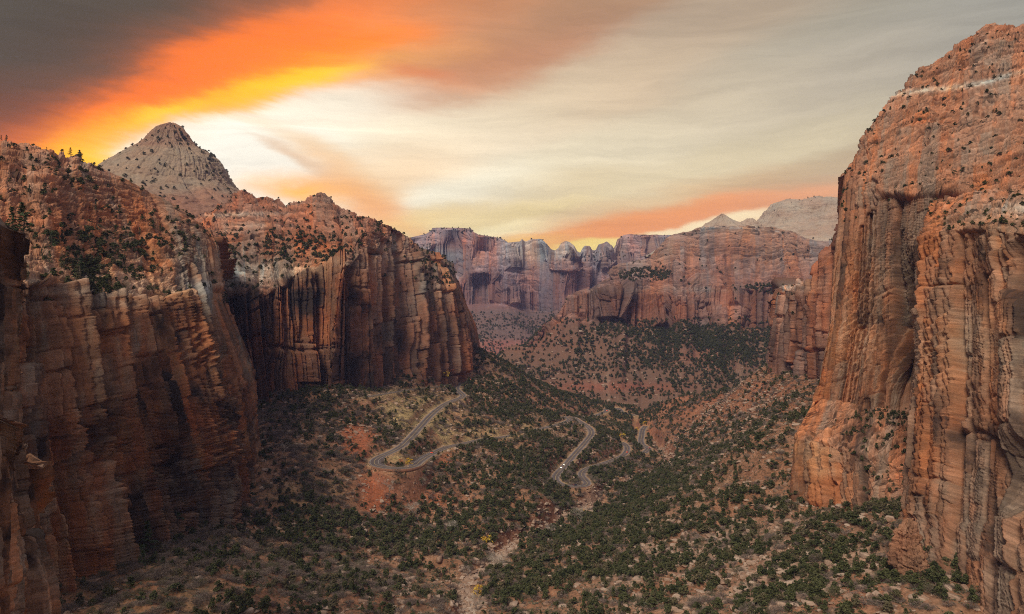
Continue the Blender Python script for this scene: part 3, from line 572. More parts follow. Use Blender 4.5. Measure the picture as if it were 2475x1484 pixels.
def rpts(r): 
    a = np.array(r); Y = -a[:, 2] * F / (a[:, 1] - CY); return unp(a[:, 0], a[:, 1], Y)
def smooth_path(P, step=3.0):
    out = []
    for i in range(len(P) - 1):
        p0 = P[max(i - 1, 0)]; p1 = P[i]; p2 = P[i + 1]; p3 = P[min(i + 2, len(P) - 1)]; n = max(2, int(np.linalg.norm(p2 - p1) / step))
        for k in range(n):
            t = k / n; out.append(.5 * ((2 * p1) + (-p0 + p2) * t + (2 * p0 - 5 * p1 + 4 * p2 - p3) * t * t + (-p0 + 3 * p1 - 3 * p2 + p3) * t ** 3))
    out.append(P[-1]); out = np.array(out)
    for _ in range(3):
        q = out.copy(); q[1:-1] = (out[:-2] + 2 * out[1:-1] + out[2:]) / 4; out = q
    return out
ROADS = [(smooth_path(rpts(r)), w) for r, w in ((road_main, 4.9), (road_tunnel, 4.2), (road_valley, 5.2), (road_f1, 5), (road_f2, 5), (road_f3, 6))]
stream_c = [(1128,1560,-206),(1132,1484,-210),(1130,1445,-211.5),(1118,1415,-213),(1130,1392,-214.5),(1165,1380,-216),(1195,1365,-217.5),(1205,1340,-219),(1240,1310,-222),(1300,1290,-225),(1340,1268,-228),(1370,1256,-230),(1395,1240,-233),(1440,1210,-236),(1500,1180,-239),(1570,1148,-242),(1620,1118,-245),(1600,1090,-247),(1580,1062,-249),(1545,1045,-250),(1535,1020,-252),(1560,1005,-254),(1500,985,-256)]
STREAM = smooth_path(rpts(stream_c), 6)

cp = []   # control points (x, y, Y) on the ground as measured
G = [(620,1165,660),(500,1215,600),(390,1300,500),(270,1390,435),(150,1484,380),(300,1484,385),(420,1400,440),(560,1300,530),(700,1350,540),(850,1430,490),(900,1484,460),(600,1484,420),(760,1484,440),(1050,1484,480),
 (700,1230,640),(800,1200,680),(900,1300,640),(1000,1400,560),(1050,1260,720),(900,1150,730),(1060,1150,780),(1120,1210,760),(1000,1190,745),(960,1230,715),(1000,1320,640),(1100,1340,620),(860,1180,700),
 (700,990,820),(640,1010,840),(780,945,905),(850,955,930),(780,1060,770),(700,1090,720),(640,1120,690),(850,1085,765),(820,1000,860),(900,1010,890),(880,1060,805),(860,1125,742),
 (900,945,1010),(950,915,1080),(1020,897,1150),(1090,878,1245),(1150,855,1350),(1165,848,1420),
 (1200,870,1450),(1250,900,1450),(1300,932,1450),(1370,965,1450),(1440,990,1400),(1150,900,1330),(1200,930,1260),(1180,965,1170),(1250,980,1230),(1330,995,1290),
 (1150,1010,1060),(1100,1040,960),(1060,1060,900),(1020,1085,850),(1000,1095,825),(1200,1040,1030),(1238,1046,1022),(1258,1043,1030),(1278,1040,1045),(1250,1022,1120),(1300,1015,1160),
 (1200,1090,930),(1150,1120,860),(1300,1080,970),(1250,1150,830),(1320,1110,920),(1300,1200,770),(1200,1200,760),(1200,1270,690),(1340,1220,800),(1440,1160,900),(1460,1150,930),(1460,1180,890),(1520,1150,985),(1560,1120,1060),(1470,1070,1120),(1450,1090,1060),(1390,1140,930),(1400,1060,1110),(1470,1040,1230),(1520,1060,1240),(1460,1020,1330),(1440,1000,1500),
 (1350,1330,640),(1500,1260,690),(1500,1310,610),(1300,1400,555),(1230,1440,520),(1200,1484,490),(1400,1484,470),(1600,1484,430),(1500,1400,510),(1700,1300,560),(1620,1200,700),(1700,1180,690),(1700,1150,730),(1760,1095,720),(1830,1050,690),(1870,1080,630),
 (1900,1484,350),(1850,1350,460),(2000,1484,330),(2100,1484,320),(2200,1484,310),(2000,1330,430),(2000,1250,480),(1910,1200,555),(1850,1150,600),(2100,1350,400),(2200,1300,390),(2200,1400,345),(2150,1250,430),(1780,1250,580),(1800,1400,430),
 (1850,875,1200),(1930,895,1060),(1990,905,985),(1900,960,960),(1950,960,880),(1800,930,1190),(1750,970,1200),(1800,1000,1080),(1850,1010,960),(1720,1010,1180),(1700,1060,1080),(1640,1060,1190),(1620,1020,1330),(1650,980,1400),(1600,960,1600),(1560,975,1700),(1500,965,1700)]
cp += [tuple(unp(*g)) for g in G]
Wp = [(-400,600,-150),(-330,300,-155),(-700,900,-120),(-600,1300,-150),(-350,1250,-110),(-150,1900,-220),(-400,1900,-250),(0,1750,-190),(100,1900,-240),(0,2300,-290),(300,2300,-260),(-500,2600,-310),(0,3200,-310),(800,2600,-270),(-800,3600,-320),(800,3600,-320),(2500,3600,-300),(-2500,3600,-300),
 (-3000,9000,-320),(3000,9000,-320),(0,9000,-330),(700,1800,-240),(450,1800,-250),(1200,1800,-260),(650,1300,-130),(600,1000,-120),(500,700,-130),(430,500,-130),(330,380,-120),(260,250,-115),(500,300,-120),(-100,150,-150),(100,150,-150),(0,250,-185),(-150,250,-160),(150,250,-150),(-350,150,-150),(350,150,-120),(1000,1500,-160),(1200,900,-140),(800,500,-120)]
cp += Wp
for R_, w in ROADS: cp += [tuple(p) for p in R_[::14]]
cp += [tuple(p) for p in STREAM[::12]]
cp = np.array(cp)
def pc(x, y): Yc = np.maximum(y, 30.); return np.stack([x / Yc * F / 400, np.log(Yc) * 4.4], -1)
K = pc(cp[:, 0], cp[:, 1])
def phi(A_, B_): return np.sqrt(((A_[:, None] - B_[None]) ** 2).sum(-1) + .02)
n_ = len(K); Mx = np.zeros((n_ + 3, n_ + 3)); Mx[:n_, :n_] = -phi(K, K) - np.eye(n_) * -.03
Mx[:n_, n_:] = np.c_[np.ones(n_), K]; Mx[n_:, :n_] = Mx[:n_, n_:].T
COEF = np.linalg.solve(Mx, np.r_[cp[:, 2], 0, 0, 0])
def base_z(x, y):
    sh = np.shape(x); q = pc(np.ravel(x), np.ravel(y)); out = np.empty(len(q))
    for i in range(0, len(q), 40000):
        Q = q[i:i + 40000]; out[i:i + 40000] = -phi(Q, K) @ COEF[:n_] + COEF[n_] + Q @ COEF[n_ + 1:]
    return out.reshape(sh)
def nearest(path, x, y, reach):
    """distance to the polyline and height of it at the nearest point (coarse + local refine)"""
    sh = np.shape(x); X = np.ravel(x); Yq = np.ravel(y); dist = np.full(X.shape, 1e9); zz = np.zeros(X.shape)
    for i in range(0, len(path) - 1, 8):
        seg = path[i:i + 9]; lo = seg[:, :2].min(0) - reach; hi = seg[:, :2].max(0) + reach
        m = np.nonzero((X > lo[0]) & (X < hi[0]) & (Yq > lo[1]) & (Yq < hi[1]))[0]
        if not len(m): continue
        for a, b in zip(seg[:-1], seg[1:]):
            ab = b[:2] - a[:2]; t = np.clip(((X[m] - a[0]) * ab[0] + (Yq[m] - a[1]) * ab[1]) / (ab @ ab + 1e-9), 0, 1)
            d = np.hypot(X[m] - a[0] - t * ab[0], Yq[m] - a[1] - t * ab[1]); k = d < dist[m]; mm = m[k]
            dist[mm] = d[k]; zz[mm] = (a[2] + t * (b[2] - a[2]))[k]
    return dist.reshape(sh), zz.reshape(sh)
OUTC = [(1010, 1205, 80, 22), (1500, 945, 200, 8), (1600, 1100, 18, 12), (1130, 1400, 40, 40)]
def ground_z(x, y, full=False):
    z = base_z(x, y); far = sstep(200, 1500, y)
    n1 = fbm(x / 70, y / 70, o=5, seed=50); rgd = 1 - np.abs(fbm(x / 45, y / 45, o=4, seed=55)) * 2
    dr, zr = np.full(np.shape(x), 1e9), np.zeros(np.shape(x))
    for R_, w in ROADS:
        d, zz = nearest(R_, x, y, 40); d = d * 4.9 / w; k = d < dr; dr = np.where(k, d, dr); zr = np.where(k, zz, zr)
    ds, zs = nearest(STREAM, x, y, 60)
    damp = np.clip((dr - 6) / 40, 0.0, 1)
    z = z + damp * (7 * n1 + 4.5 * (rgd - .5) + 1.2 * fbm(x / 9, y / 9, o=4, seed=60))
    q = (z + 4 * n1) / 7.0; fr = q - np.floor(q); z = z + damp * 1.6 * (np.minimum(fr * 1.2, (1 - fr) * 5) - .5) * (vn(x / 60, y / 60, seed=66) > .1)
    # the wash
    sw = sstep(13, 2.5, ds + 5 * fbm(x / 14, y / 14, seed=70)); z = z * (1 - sw) + (zs - 2.6 + .8 * fbm(x / 3, y / 3, o=3, seed=71)) * sw
    # the bench that carries the road
    rw = sstep(17, 7.2, dr); z = z * (1 - rw) + (zr - .25) * rw
    if full: return z, dr, ds, n1
    return z
U = np.linspace(-900, 3400, 1750); Vv = np.exp(np.linspace(math.log(150), math.log(9500), 980))
GU, GY = np.meshgrid(U, Vv); GX = (GU - CX) / F * GY
GZ, DR, DS, NN = ground_z(GX, GY, True)
GP = np.stack([GX, GY, GZ], -1); gn = grid_normals(GP); gn *= np.sign(gn[..., 2:3]); gx, gy = prj(GP)
f1 = fbm(GX / 24, GY / 24, o=5, seed=81)
gt = const((.32, .155, .09), GX); gt = mix3(gt, (.33, .19, .12), np.clip(.5 + f1 * 1.3, 0, 1) * .7)
gt = mix3(gt, (.46, .135, .06), np.clip(gauss_field(gx, gy, [(868, 1060, 36, 40, 2.6), (905, 1185, 30, 52, 2.8), (1080, 1110, 26, 30, 1.), (930, 1215, 30, 15, .9), (1010, 1205, 90, 24, 1.), (1300, 960, 120, 30, .2), (1700, 980, 160, 70, .55), (1560, 1040, 30, 20, .6), (1900, 950, 80, 60, .4), (2060, 1440, 80, 40, .5), (1180, 1010, 14, 22, .7)]) * (.7 + f1), 0, .85))
gt = mix3(gt, (.54, .40, .19), np.clip(gauss_field(gx, gy, [(1020, 1000, 90, 45, 1.1), (950, 965, 80, 22, .8), (1060, 1060, 60, 30, 1.), (960, 1108, 30, 12, .7), (1150, 1055, 90, 14, .9), (1480, 1010, 60, 30, .4), (1370, 1160, 22, 14, .8), (1450, 1135, 60, 16, .6), (740, 1190, 70, 30, .6), (330, 1440, 160, 60, .4), (500, 1300, 120, 50, .3), (1200, 1030, 90, 20, .8)]) * (.65 + 1.3 * f1), 0, .8))
gt = mix3(gt, (.50, .34, .26), np.clip(gauss_field(gx, gy, [(1900, 1350, 330, 110, .6), (1600, 1400, 120, 100, .5), (900, 1000, 40, 50, .2)]) * (.5 + 1.4 * f1), 0, .7))
gt = mix3(gt, (.58, .46, .38), sstep(7, 2.5, DS + 6 * fbm(GX / 7, GY / 7, seed=83)) * .95 * sstep(1100, 950, GY) )
gt = mix3(gt, (.48, .33, .19), sstep(11, 6.5, DR + 2 * f1) * .75)
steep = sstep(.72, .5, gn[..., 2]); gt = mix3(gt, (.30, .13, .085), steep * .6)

def ground_mat():
    m, t, b = new_mat('canyon_soil'); LK = t.links.new
    at = N(t, 'ShaderNodeAttribute', attribute_name='tint').outputs['Color']; ob = N(t, 'ShaderNodeTexCoord').outputs['Object']
    a = noi(t, mp(t, ob, (.5, .5, .5)), 1, 6, .65); c = noi(t, mp(t, ob, (.09, .09, .09)), 1, 5, .6)
    vo = N(t, 'ShaderNodeTexVoronoi', i_Scale=.55); LK(ob, vo.inputs['Vector'])
    st = mth(t, 'MULTIPLY', mr(t, vo.outputs['Distance'], .42, .30, 0, 1), mr(t, c, .48, .62, 0, 1))
    sep = N(t, 'ShaderNodeSeparateColor'); LK(vo.outputs['Color'], sep.inputs[0])
    st = mth(t, 'MULTIPLY', st, mr(t, sep.outputs[0], .45, .55, 0, 1))
    mul = mth(t, 'MULTIPLY', mr(t, a, .3, .7, .48, 1.5), mr(t, c, .3, .7, .72, 1.28))
    vm = N(t, 'ShaderNodeVectorMath', operation='SCALE'); LK(at, vm.inputs[0]); LK(mul, vm.inputs['Scale'])
    # dry grass tufts and litter
    g = noi(t, mp(t, ob, (.8, .8, .8), loc=(5, 5, 5)), 1, 5, .7); base = mixc(t, mr(t, g, .52, .66, 0, .55), vm.outputs[0], (.19, .15, .10))
    base = mixc(t, mth(t, 'MULTIPLY', st, .7), base, (.55, .40, .31)); LK(base, b.inputs['Base Color'])
    bp = N(t, 'ShaderNodeBump', i_Strength=.6, i_Distance=.9); LK(mth(t, 'ADD', a, mth(t, 'MULTIPLY', st, .6)), bp.inputs['Height']); LK(bp.outputs[0], b.inputs['Normal'])
    return m
go = mesh_obj('ground', GP, grid_faces(*GX.shape), ground_mat(), attrs={'tint': np.concatenate([gt, np.ones(gt.shape[:2] + (1,))], -1).reshape(-1, 4)})
tag(go, kind='structure')
# the overlook ledge side: ground continues below and behind the viewpoint
xs = np.linspace(-900, 900, 40); ys = np.linspace(-700, 152, 20); QX, QY = np.meshgrid(xs, ys); QZ = -158 + 10 * fbm(QX / 120, QY / 120, seed=3)
tag(mesh_obj('terrain', np.stack([QX, QY, QZ - 6], -1), grid_faces(*QX.shape), bpy.data.materials['canyon_soil'], attrs={'tint': np.tile([.37, .2, .13, 1], (QX.size, 1))}), kind='structure')

# ================================================================== ROADS
def asphalt():
    m, t, b = new_mat('worn_asphalt'); ob = N(t, 'ShaderNodeTexCoord').outputs['Object']
    n = noi(t, mp(t, ob, (.06, .06, .06)), 1, 6, .7); f = noi(t, mp(t, ob, (1, 1, 1)), 1, 4)
    c = mixc(t, mr(t, n, .35, .65, 0, 1), (.125, .098, .098), (.20, .165, .165)); c = mixc(t, mr(t, f, .4, .7, 0, .3), c, (.08, .065, .065))
    t.links.new(c, b.inputs['Base Color']); b.inputs['Roughness'].default_value = .7; return m
M_ASP = asphalt()
def flat_mat(name, col, rough=.8, spec=.2, var=.25, vs=.7, emit=0, metal=0):
    m, t, b = new_mat(name); ob = N(t, 'ShaderNodeTexCoord').outputs['Object']; n = noi(t, mp(t, ob, (vs,) * 3), 1, 4)
    c = mixc(t, mr(t, n, .3, .7, 0, var), col, tuple(v * .5 for v in col)); t.links.new(c, b.inputs['Base Color'])
    b.inputs['Roughness'].default_value = rough; b.inputs['Specular IOR Level'].default_value = spec; b.inputs['Metallic'].default_value = metal
    if emit: b.inputs['Emission Color'].default_value = col + (1,); b.inputs['Emission Strength'].default_value = emit
    return m
M_WHITE = flat_mat('white_road_paint', (.62, .58, .54)); M_YEL = flat_mat('yellow_road_paint', (.66, .50, .22)); M_KERB = flat_mat('pale_gravel_shoulder', (.50, .34, .24), vs=.4, var=.5)
def ribbon(path, o0, o1, dz):
    tg = np.gradient(path[:, :2], axis=0); tg /= np.linalg.norm(tg, axis=1, keepdims=True) + 1e-9; nr = np.stack([tg[:, 1], -tg[:, 0]], 1)
    o0 = np.broadcast_to(o0, len(path)); o1 = np.broadcast_to(o1, len(path))
    a = np.c_[path[:, :2] + nr * o0[:, None], path[:, 2] + dz]; b = np.c_[path[:, :2] + nr * o1[:, None], path[:, 2] + dz]
    V = np.stack([a, b], 1).reshape(-1, 3); return V, grid_faces(len(path), 2)
for ri, (R_, w) in enumerate(ROADS):
    px, py = prj(R_); wide = 5.5 * np.exp(-(((px - 903) / 22) ** 2 + ((py - 1118) / 16) ** 2)) + 4.0 * np.exp(-(((px - 1030) / 40) ** 2 + ((py - 1112) / 18) ** 2)) + 3 * np.exp(-(((px - 1395) / 26) ** 2 + ((py - 1178) / 6) ** 2)) if ri == 0 else 0 * px
    V, Fc = ribbon(R_, -w - 1.1 - wide, w + 1.1, .10); sh_ = mesh_obj('road_shoulder', V, Fc, M_KERB); tag(sh_, kind='structure')
    V, Fc = ribbon(R_, -w - wide, w, .16); ro = tag(mesh_obj('road', V, Fc, M_ASP), kind='structure')
    V, Fc = ribbon(R_, -.17, .17, .20); mesh_obj('centre_line', V, Fc, M_YEL, ro)
    for s_ in (-1, 1): V, Fc = ribbon(R_, s_ * (w - .75) - .13, s_ * (w - .75) + .13, .20); mesh_obj('edge_line', V, Fc, M_WHITE, ro)
# stone retaining walls on the outside of the two hairpins
def sweep_wall(path, side, off, h0, h1, th, name, label):
    tg = np.gradient(path[:, :2], axis=0); tg /= np.linalg.norm(tg, axis=1, keepdims=True) + 1e-9; nr = np.stack([tg[:, 1], -tg[:, 0]], 1) * side
    ring = [(off, h0), (off, h1), (off + th, h1), (off + th * 1.4, h0)]; V = []
    j = .12 * fbm(path[:, 0], path[:, 1], seed=5)
    for (o_, hh) in ring: V.append(np.c_[path[:, :2] + nr * o_, path[:, 2] + hh + j])
    V = np.stack(V, 1); n = len(path); idx = np.arange(n * 4).reshape(n, 4); Fc = []
    for k in range(4): Fc.append(np.stack([idx[:-1, k], idx[:-1, (k + 1) % 4], idx[1:, (k + 1) % 4], idx[1:, k]], -1))
    Fc = np.concatenate(Fc + [idx[:1], idx[-1:, ::-1]]); return tag(mesh_obj(name, V.reshape(-1, 3), Fc, flat_mat('red_masonry', (.36, .17, .11), vs=1.2, var=.9)), label, 'wall')
RM = ROADS[0][0]; rpx, rpy = prj(RM)
def span(x0, y0, x1, y1):
    a = int(np.argmin((rpx - x0) ** 2 + (rpy - y0) ** 2)); b = int(np.argmin((rpx - x1) ** 2 + (rpy - y1) ** 2)); return RM[min(a, b):max(a, b) + 1]
sideg = None
for (sp, lab, o_) in (((912, 1126, 1015, 1117), 'low red stone wall along the outside of the left hairpin', 8.2), ((1350, 1167, 1418, 1171), 'low red stone wall round the outside of the right hairpin', 6.6)):
    seg = span(*sp); mid = seg[len(seg) // 2]; tg = seg[len(seg) // 2 + 1] - seg[len(seg) // 2 - 1]; nrm = np.array([tg[1], -tg[0]]); sd = 1 if nrm[1] < 0 else -1
    sweep_wall(seg, sd, o_, -3.0, .55, .5, 'retaining_wall', lab)

# ================================================================== what the viewpoint sees (for choosing the individual plants)
ZB = np.full((307, 512), 1e9)
def splat(P):
    Pf = P.reshape(-1, 3); k = Pf[:, 1] > 20; Pf = Pf[k]; x, y = prj(Pf); i = (x / 2475 * 512).astype(int); j = (y / 1484 * 307).astype(int)
    k = (i >= 0) & (i < 512) & (j >= 0) & (j < 307); np.minimum.at(ZB, (j[k], i[k]), Pf[k, 1])
splat(GP)
for v in LOFT.values(): splat(v[0])
def visible(P, slack=.03):
    x, y = prj(P); i = (x / 2475 * 512).astype(int); j = (y / 1484 * 307).astype(int); ok = (i >= 0) & (i < 512) & (j >= 0) & (j < 307)
    i = np.clip(i, 0, 511); j = np.clip(j, 0, 306); return ok & (P[:, 1] < ZB[j, i] * (1 + slack) + 6), x, y
def on_screen_point(x, y, span_=7):
    """surface point seen at that place of the photograph"""
    best = None
    for nm, P in [('g', GP)] + [(k, v[0]) for k, v in LOFT.items()]:
        px, py = prj(P); m = (np.abs(px - x) < span_) & (np.abs(py - y) < span_) & (P[..., 1] > 20)
        if m.any():
            Q = P[m]; k = np.argmin(Q[:, 1] + 15 * np.hypot(px[m] - x, py[m] - y))
            if best is None or Q[k][1] < best[1]: best = Q[k]
    return best

# ================================================================== PLANTS
def leaf_mat(name, c1, c2, c3=None):
    m, t, b = new_mat(name); LK = t.links.new
    oi = N(t, 'ShaderNodeObjectInfo').outputs['Random']; cl_ = N(t, 'ShaderNodeAttribute', attribute_name='clump').outputs['Fac']
    c = mixc(t, oi, c1, c2); c = mixc(t, mth(t, 'MULTIPLY', cl_, .6), c, tuple(min(1, v * 1.9) for v in c2))
    if c3: c = mixc(t, mr(t, oi, .72, .9, 0, .9), c, c3)
    LK(c, b.inputs['Base Color']); b.inputs['Roughness'].default_value = .7; b.inputs['Subsurface Weight'].default_value = 0
    return m
M_JUN = leaf_mat('juniper_foliage', (.034, .046, .021), (.088, .092, .040), (.16, .135, .08)); M_PIN = leaf_mat('pine_foliage', (.03, .048, .022), (.055, .075, .034))
M_BRU = leaf_mat('leafless_twigs', (.16, .12, .105), (.23, .18, .155), (.17, .16, .09)); M_SAGE = leaf_mat('sage_foliage', (.10, .115, .075), (.16, .17, .12), (.16, .14, .07))
M_PALE = leaf_mat('pale_bare_twigs', (.36, .30, .26), (.45, .40, .35)); M_GOLD = leaf_mat('golden_leaves', (.62, .33, .03), (.70, .42, .06)); M_RUST = leaf_mat('rust_leaves', (.36, .12, .06), (.42, .16, .08))
M_BARK = flat_mat('grey_bark', (.16, .115, .09), vs=3)
def quads(cen, size, up=.0, elong=1.):
    n = len(cen); a = rng.normal(size=(n, 3)); a[:, 2] *= .7; a[:, 2] += up; a /= np.linalg.norm(a, axis=1, keepdims=True); b = np.cross(a, rng.normal(size=(n, 3))); b /= np.linalg.norm(b, axis=1, keepdims=True)
    s = (size * rng.uniform(.6, 1.4, n))[:, None]; a = a * s * elong; b = b * s
    V = np.stack([cen - a, cen - b * .6, cen + a, cen + b * .6], 1).reshape(-1, 3); return V, np.arange(4 * n).reshape(n, 4)
def blob_crown(seed, n, clumps, shape, size, squash=.8):
    r = np.random.default_rng(seed); C_ = []; 
    for k in range(clumps):
        hh = r.uniform(.12, 1) ** .9; rad = shape(hh) * r.uniform(.3, .95); an = r.uniform(0, 6.28)
        C_.append((math.cos(an) * rad, math.sin(an) * rad, hh, r.uniform(.12, .22) * (1.15 - .5 * hh)))
    pts = []; cl_ = []
    for k in range(n):
        c = C_[r.integers(clumps)]; v = r.normal(size=3); v /= np.linalg.norm(v); v *= c[3] * r.uniform(.6, 1.05); pts.append((c[0] + v[0], c[1] + v[1], max(.03, c[2] * .86 + v[2] * squash))); cl_.append(hash((seed, round(c[0], 4))) % 100 / 100)
    V, Fc = quads(np.array(pts), size); return V, Fc, np.repeat(np.array(cl_), 4)
def stick(p, q, r0, r1, k=4):
    p, q = np.array(p, float), np.array(q, float); d = q - p; d /= np.linalg.norm(d) + 1e-9; a = np.cross(d, (.3, .5, .81)); a /= np.linalg.norm(a); b = np.cross(d, a)
    th = np.arange(k) / k * 6.283; c = np.cos(th)[:, None] * a + np.sin(th)[:, None] * b; V = np.concatenate([p + c * r0, q + c * r1]); i = np.arange(k); return V, np.stack([i, (i + 1) % k, (i + 1) % k + k, i + k], -1)
def merge(parts):
    V = []; Fc = []; o = 0
    for v, f in parts: V.append(v); Fc.append(f + o); o += len(v)
    return np.concatenate(V), np.concatenate(Fc)
def trunk_geo(seed, h, r0, limbs, spread, lo=.15):
    r = random.Random(seed); parts = [stick((0, 0, -.12), (.02, 0, h * .5), r0, r0 * .75, 6), stick((.02, 0, h * .5), (0, .02, h), r0 * .75, r0 * .25, 6)]
    for i in range(limbs):
        z = r.uniform(lo, .85) * h; a = r.uniform(0, 6.28); l = spread * r.uniform(.6, 1) * (1.1 - z / h * .6); parts.append(stick((0, 0, z), (math.cos(a) * l, math.sin(a) * l, z + l * .5), r0 * .4, r0 * .12))
    return merge(parts)
def twig_geo(seed, n, spread, trunkh=0., thick=.006, depth=2):
    r = random.Random(seed); parts = []
    def grow(p, d, l, th, lev):
        q = (p[0] + d[0] * l, p[1] + d[1] * l, p[2] + d[2] * l); parts.append(stick(p, q, th, th * .6, 3))
        if lev: 
            for _ in range(3): e = (d[0] + r.uniform(-.7, .7), d[1] + r.uniform(-.7, .7), d[2] + r.uniform(-.35, .6)); m_ = math.sqrt(sum(v * v for v in e)) + 1e-6; grow(q, tuple(v / m_ for v in e), l * r.uniform(.55, .8), th * .6, lev - 1)
    if trunkh: parts.append(stick((0, 0, -.1), (.01, .02, trunkh + .02), thick * 3.4, thick * 2.4, 6))
    for i in range(n):
        a = r.uniform(0, 6.28); s_ = spread * math.sqrt(r.random()); d = (math.cos(a) * s_, math.sin(a) * s_, 1 - .4 * s_); m_ = math.sqrt(sum(v * v for v in d)); grow((0, 0, trunkh), tuple(v / m_ for v in d), (1 - trunkh) * .42, thick, depth)
    return merge(parts)
JSH = [lambda h: .42 * math.sqrt(max(0, 1 - (h - .3) ** 2 / .6)), lambda h: .36 * (1.15 - h), lambda h: .5 * math.sqrt(max(0, 1 - (h - .35) ** 2 / .5)), lambda h: .40 * (1.1 - h * .8), lambda h: .46 * math.sqrt(max(.02, 1 - (h - .25) ** 2 / .62))]
JM = []
for i in range(5):
    V, Fc, cl_ = blob_crown(100 + i, 620, 17, JSH[i], .062); cm = mesh_obj('crown', V, Fc, M_JUN, attrs={'clump': cl_}, link=False)
    V, Fc = trunk_geo(i, .8, .035, 6, .3); JM.append((cm, mesh_obj('trunk', V, Fc, M_BARK, link=False)))
def pine_crown(seed, thin):
    r = np.random.default_rng(seed); pts = []; cl_ = []
    for k in range(34):
        z = .2 + .8 * (k / 34) + r.uniform(-.02, .02); l = (.26 if not thin else .2) * (1.08 - z) * r.uniform(.5, 1.2) + .02; a = r.uniform(0, 6.28); c_ = r.random()
        for j in range(20): t = r.uniform(.25, 1); pts.append((math.cos(a) * l * t + r.normal() * .015, math.sin(a) * l * t + r.normal() * .015, z - l * t * .15 + r.normal() * .012)); cl_.append(c_)
    V, Fc = quads(np.array(pts), .026); return V, Fc, np.repeat(cl_, 4)
PM = []
for i in range(3):
    V, Fc, cl_ = pine_crown(200 + i, i == 2); cm = mesh_obj('crown', V, Fc, M_PIN, attrs={'clump': cl_}, link=False); V, Fc = trunk_geo(40 + i, .97, .016, 10, .16, .25); PM.append((cm, mesh_obj('trunk', V, Fc, M_BARK, link=False)))
BM = []
for i in range(4):
    V, Fc = twig_geo(300 + i, 34, 1.3, 0, .012, 2); lo_, hi_ = V[:, 2].min(), V[:, 2].max(); V = V / (hi_ + .01); P1, F1_, cl_ = blob_crown(320 + i, 260, 9, lambda h: .55 * math.sqrt(max(.02, 1 - h * h * .8)), .045)
    P1[:, 2] *= .9; VV, FF = merge([(V, Fc), (P1, F1_)]); BM.append(mesh_obj('bare_shrub', VV, FF, M_BRU, attrs={'clump': np.r_[np.full(len(V), .6), cl_ * .8]}, link=False))
SM = []
for i in range(3):
    P1, F1_, cl_ = blob_crown(340 + i, 110, 6, lambda h: .55 * math.sqrt(max(.02, 1 - h * h * .8)), .09); P1[:, 2] *= .8; SM.append(mesh_obj('sagebrush', P1, F1_, M_SAGE, attrs={'clump': cl_}, link=False))
# boulders: cut stone blocks
def boulder_geo(seed, sub=3):
    import bmesh
    bm = bmesh.new(); bmesh.ops.create_icosphere(bm, subdivisions=sub, radius=1); r = random.Random(seed); bm.verts.ensure_lookup_table()
    V = np.array([v.co[:] for v in bm.verts]); Fc = np.array([[v.index for v in f.verts] for f in bm.faces]); bm.free()
    for _ in range(9):
        n = np.array([r.gauss(0, 1), r.gauss(0, 1), r.gauss(0, .8)]); n /= np.linalg.norm(n); dd = r.uniform(.45, .8); t = V @ n; V = V - np.clip(t - dd, 0, None)[:, None] * n
    V = V * np.array([r.uniform(.8, 1.3), r.uniform(.6, 1), r.uniform(.5, .85)]); V += (fbm(V[:, 0] * 3, V[:, 1] * 3, V[:, 2] * 3 + seed, o=3, seed=seed) * .07)[:, None] * V; return V, Fc
def boulder_mat():
    m, t, b = new_mat('boulder_stone'); LK = t.links.new; oi = N(t, 'ShaderNodeObjectInfo').outputs['Random']; ob = N(t, 'ShaderNodeTexCoord').outputs['Object']
    c = mixc(t, oi, (.38, .24, .17), (.60, .46, .37)); n = noi(t, mp(t, ob, (1.2, 1.2, 5)), 1, 6, .7); f = noi(t, mp(t, ob, (6, 6, 6)), 1, 5)
    c = mixc(t, mr(t, n, .35, .7, 0, .6), c, (.22, .13, .095)); vm = N(t, 'ShaderNodeVectorMath', operation='SCALE'); LK(c, vm.inputs[0]); LK(mr(t, f, .3, .7, .7, 1.25), vm.inputs['Scale']); LK(vm.outputs[0], b.inputs['Base Color'])
    bp = N(t, 'ShaderNodeBump', i_Strength=.5, i_Distance=.1); LK(n, bp.inputs['Height']); LK(bp.outputs[0], b.inputs['Normal']); return m
M_BOU = boulder_mat(); OM = []
for i in range(6): V, Fc = boulder_geo(i * 13 + 1); OM.append(mesh_obj('boulder', V, Fc, M_BOU, link=False))

# ------------------------------------------------------------------ where things grow
def sample_ground(n, dens, ymin=230, ymax=2600, seed=1):
    r = np.random.default_rng(seed); y = np.sqrt(r.uniform(ymin ** 2, ymax ** 2, n * 2)); pxx = r.uniform(-150, 2630, n * 2); x = (pxx - CX) / F * y
    z = ground_fast(x, y); P = np.stack([x, y, z], -1); px, py = prj(P); k = r.random(len(P)) < dens(px, py, P); return P[k]
LV = np.log(Vv)
def samp(Garr, x, y):
    u = np.clip((x / y * F + CX + 900) / 4300 * (len(U) - 1), 0, len(U) - 1.001); v = np.clip((np.log(y) - LV[0]) / (LV[-1] - LV[0]) * (len(Vv) - 1), 0, len(Vv) - 1.001)
    i = u.astype(int); j = v.astype(int); fu = u - i; fv = v - j; return (Garr[j, i] * (1 - fu) + Garr[j, i + 1] * fu) * (1 - fv) + (Garr[j + 1, i] * (1 - fu) + Garr[j + 1, i + 1] * fu) * fv
def ground_fast(x, y): return samp(GZ, x, y)
def clear(P):
    dr = samp(DR, P[:, 0], P[:, 1]); ds = samp(DS, P[:, 0], P[:, 1]); return dr, ds
GRASS = [(1010, 1000, 90, 40, .75), (950, 965, 80, 22, .6), (960, 1108, 40, 14, .9), (1080, 1050, 80, 22, .6), (868, 1060, 38, 38, 1.3), (905, 1185, 32, 52, 1.4), (1060, 1105, 40, 16, .8), (1200, 1040, 80, 12, .5), (1480, 1020, 50, 16, .6)]
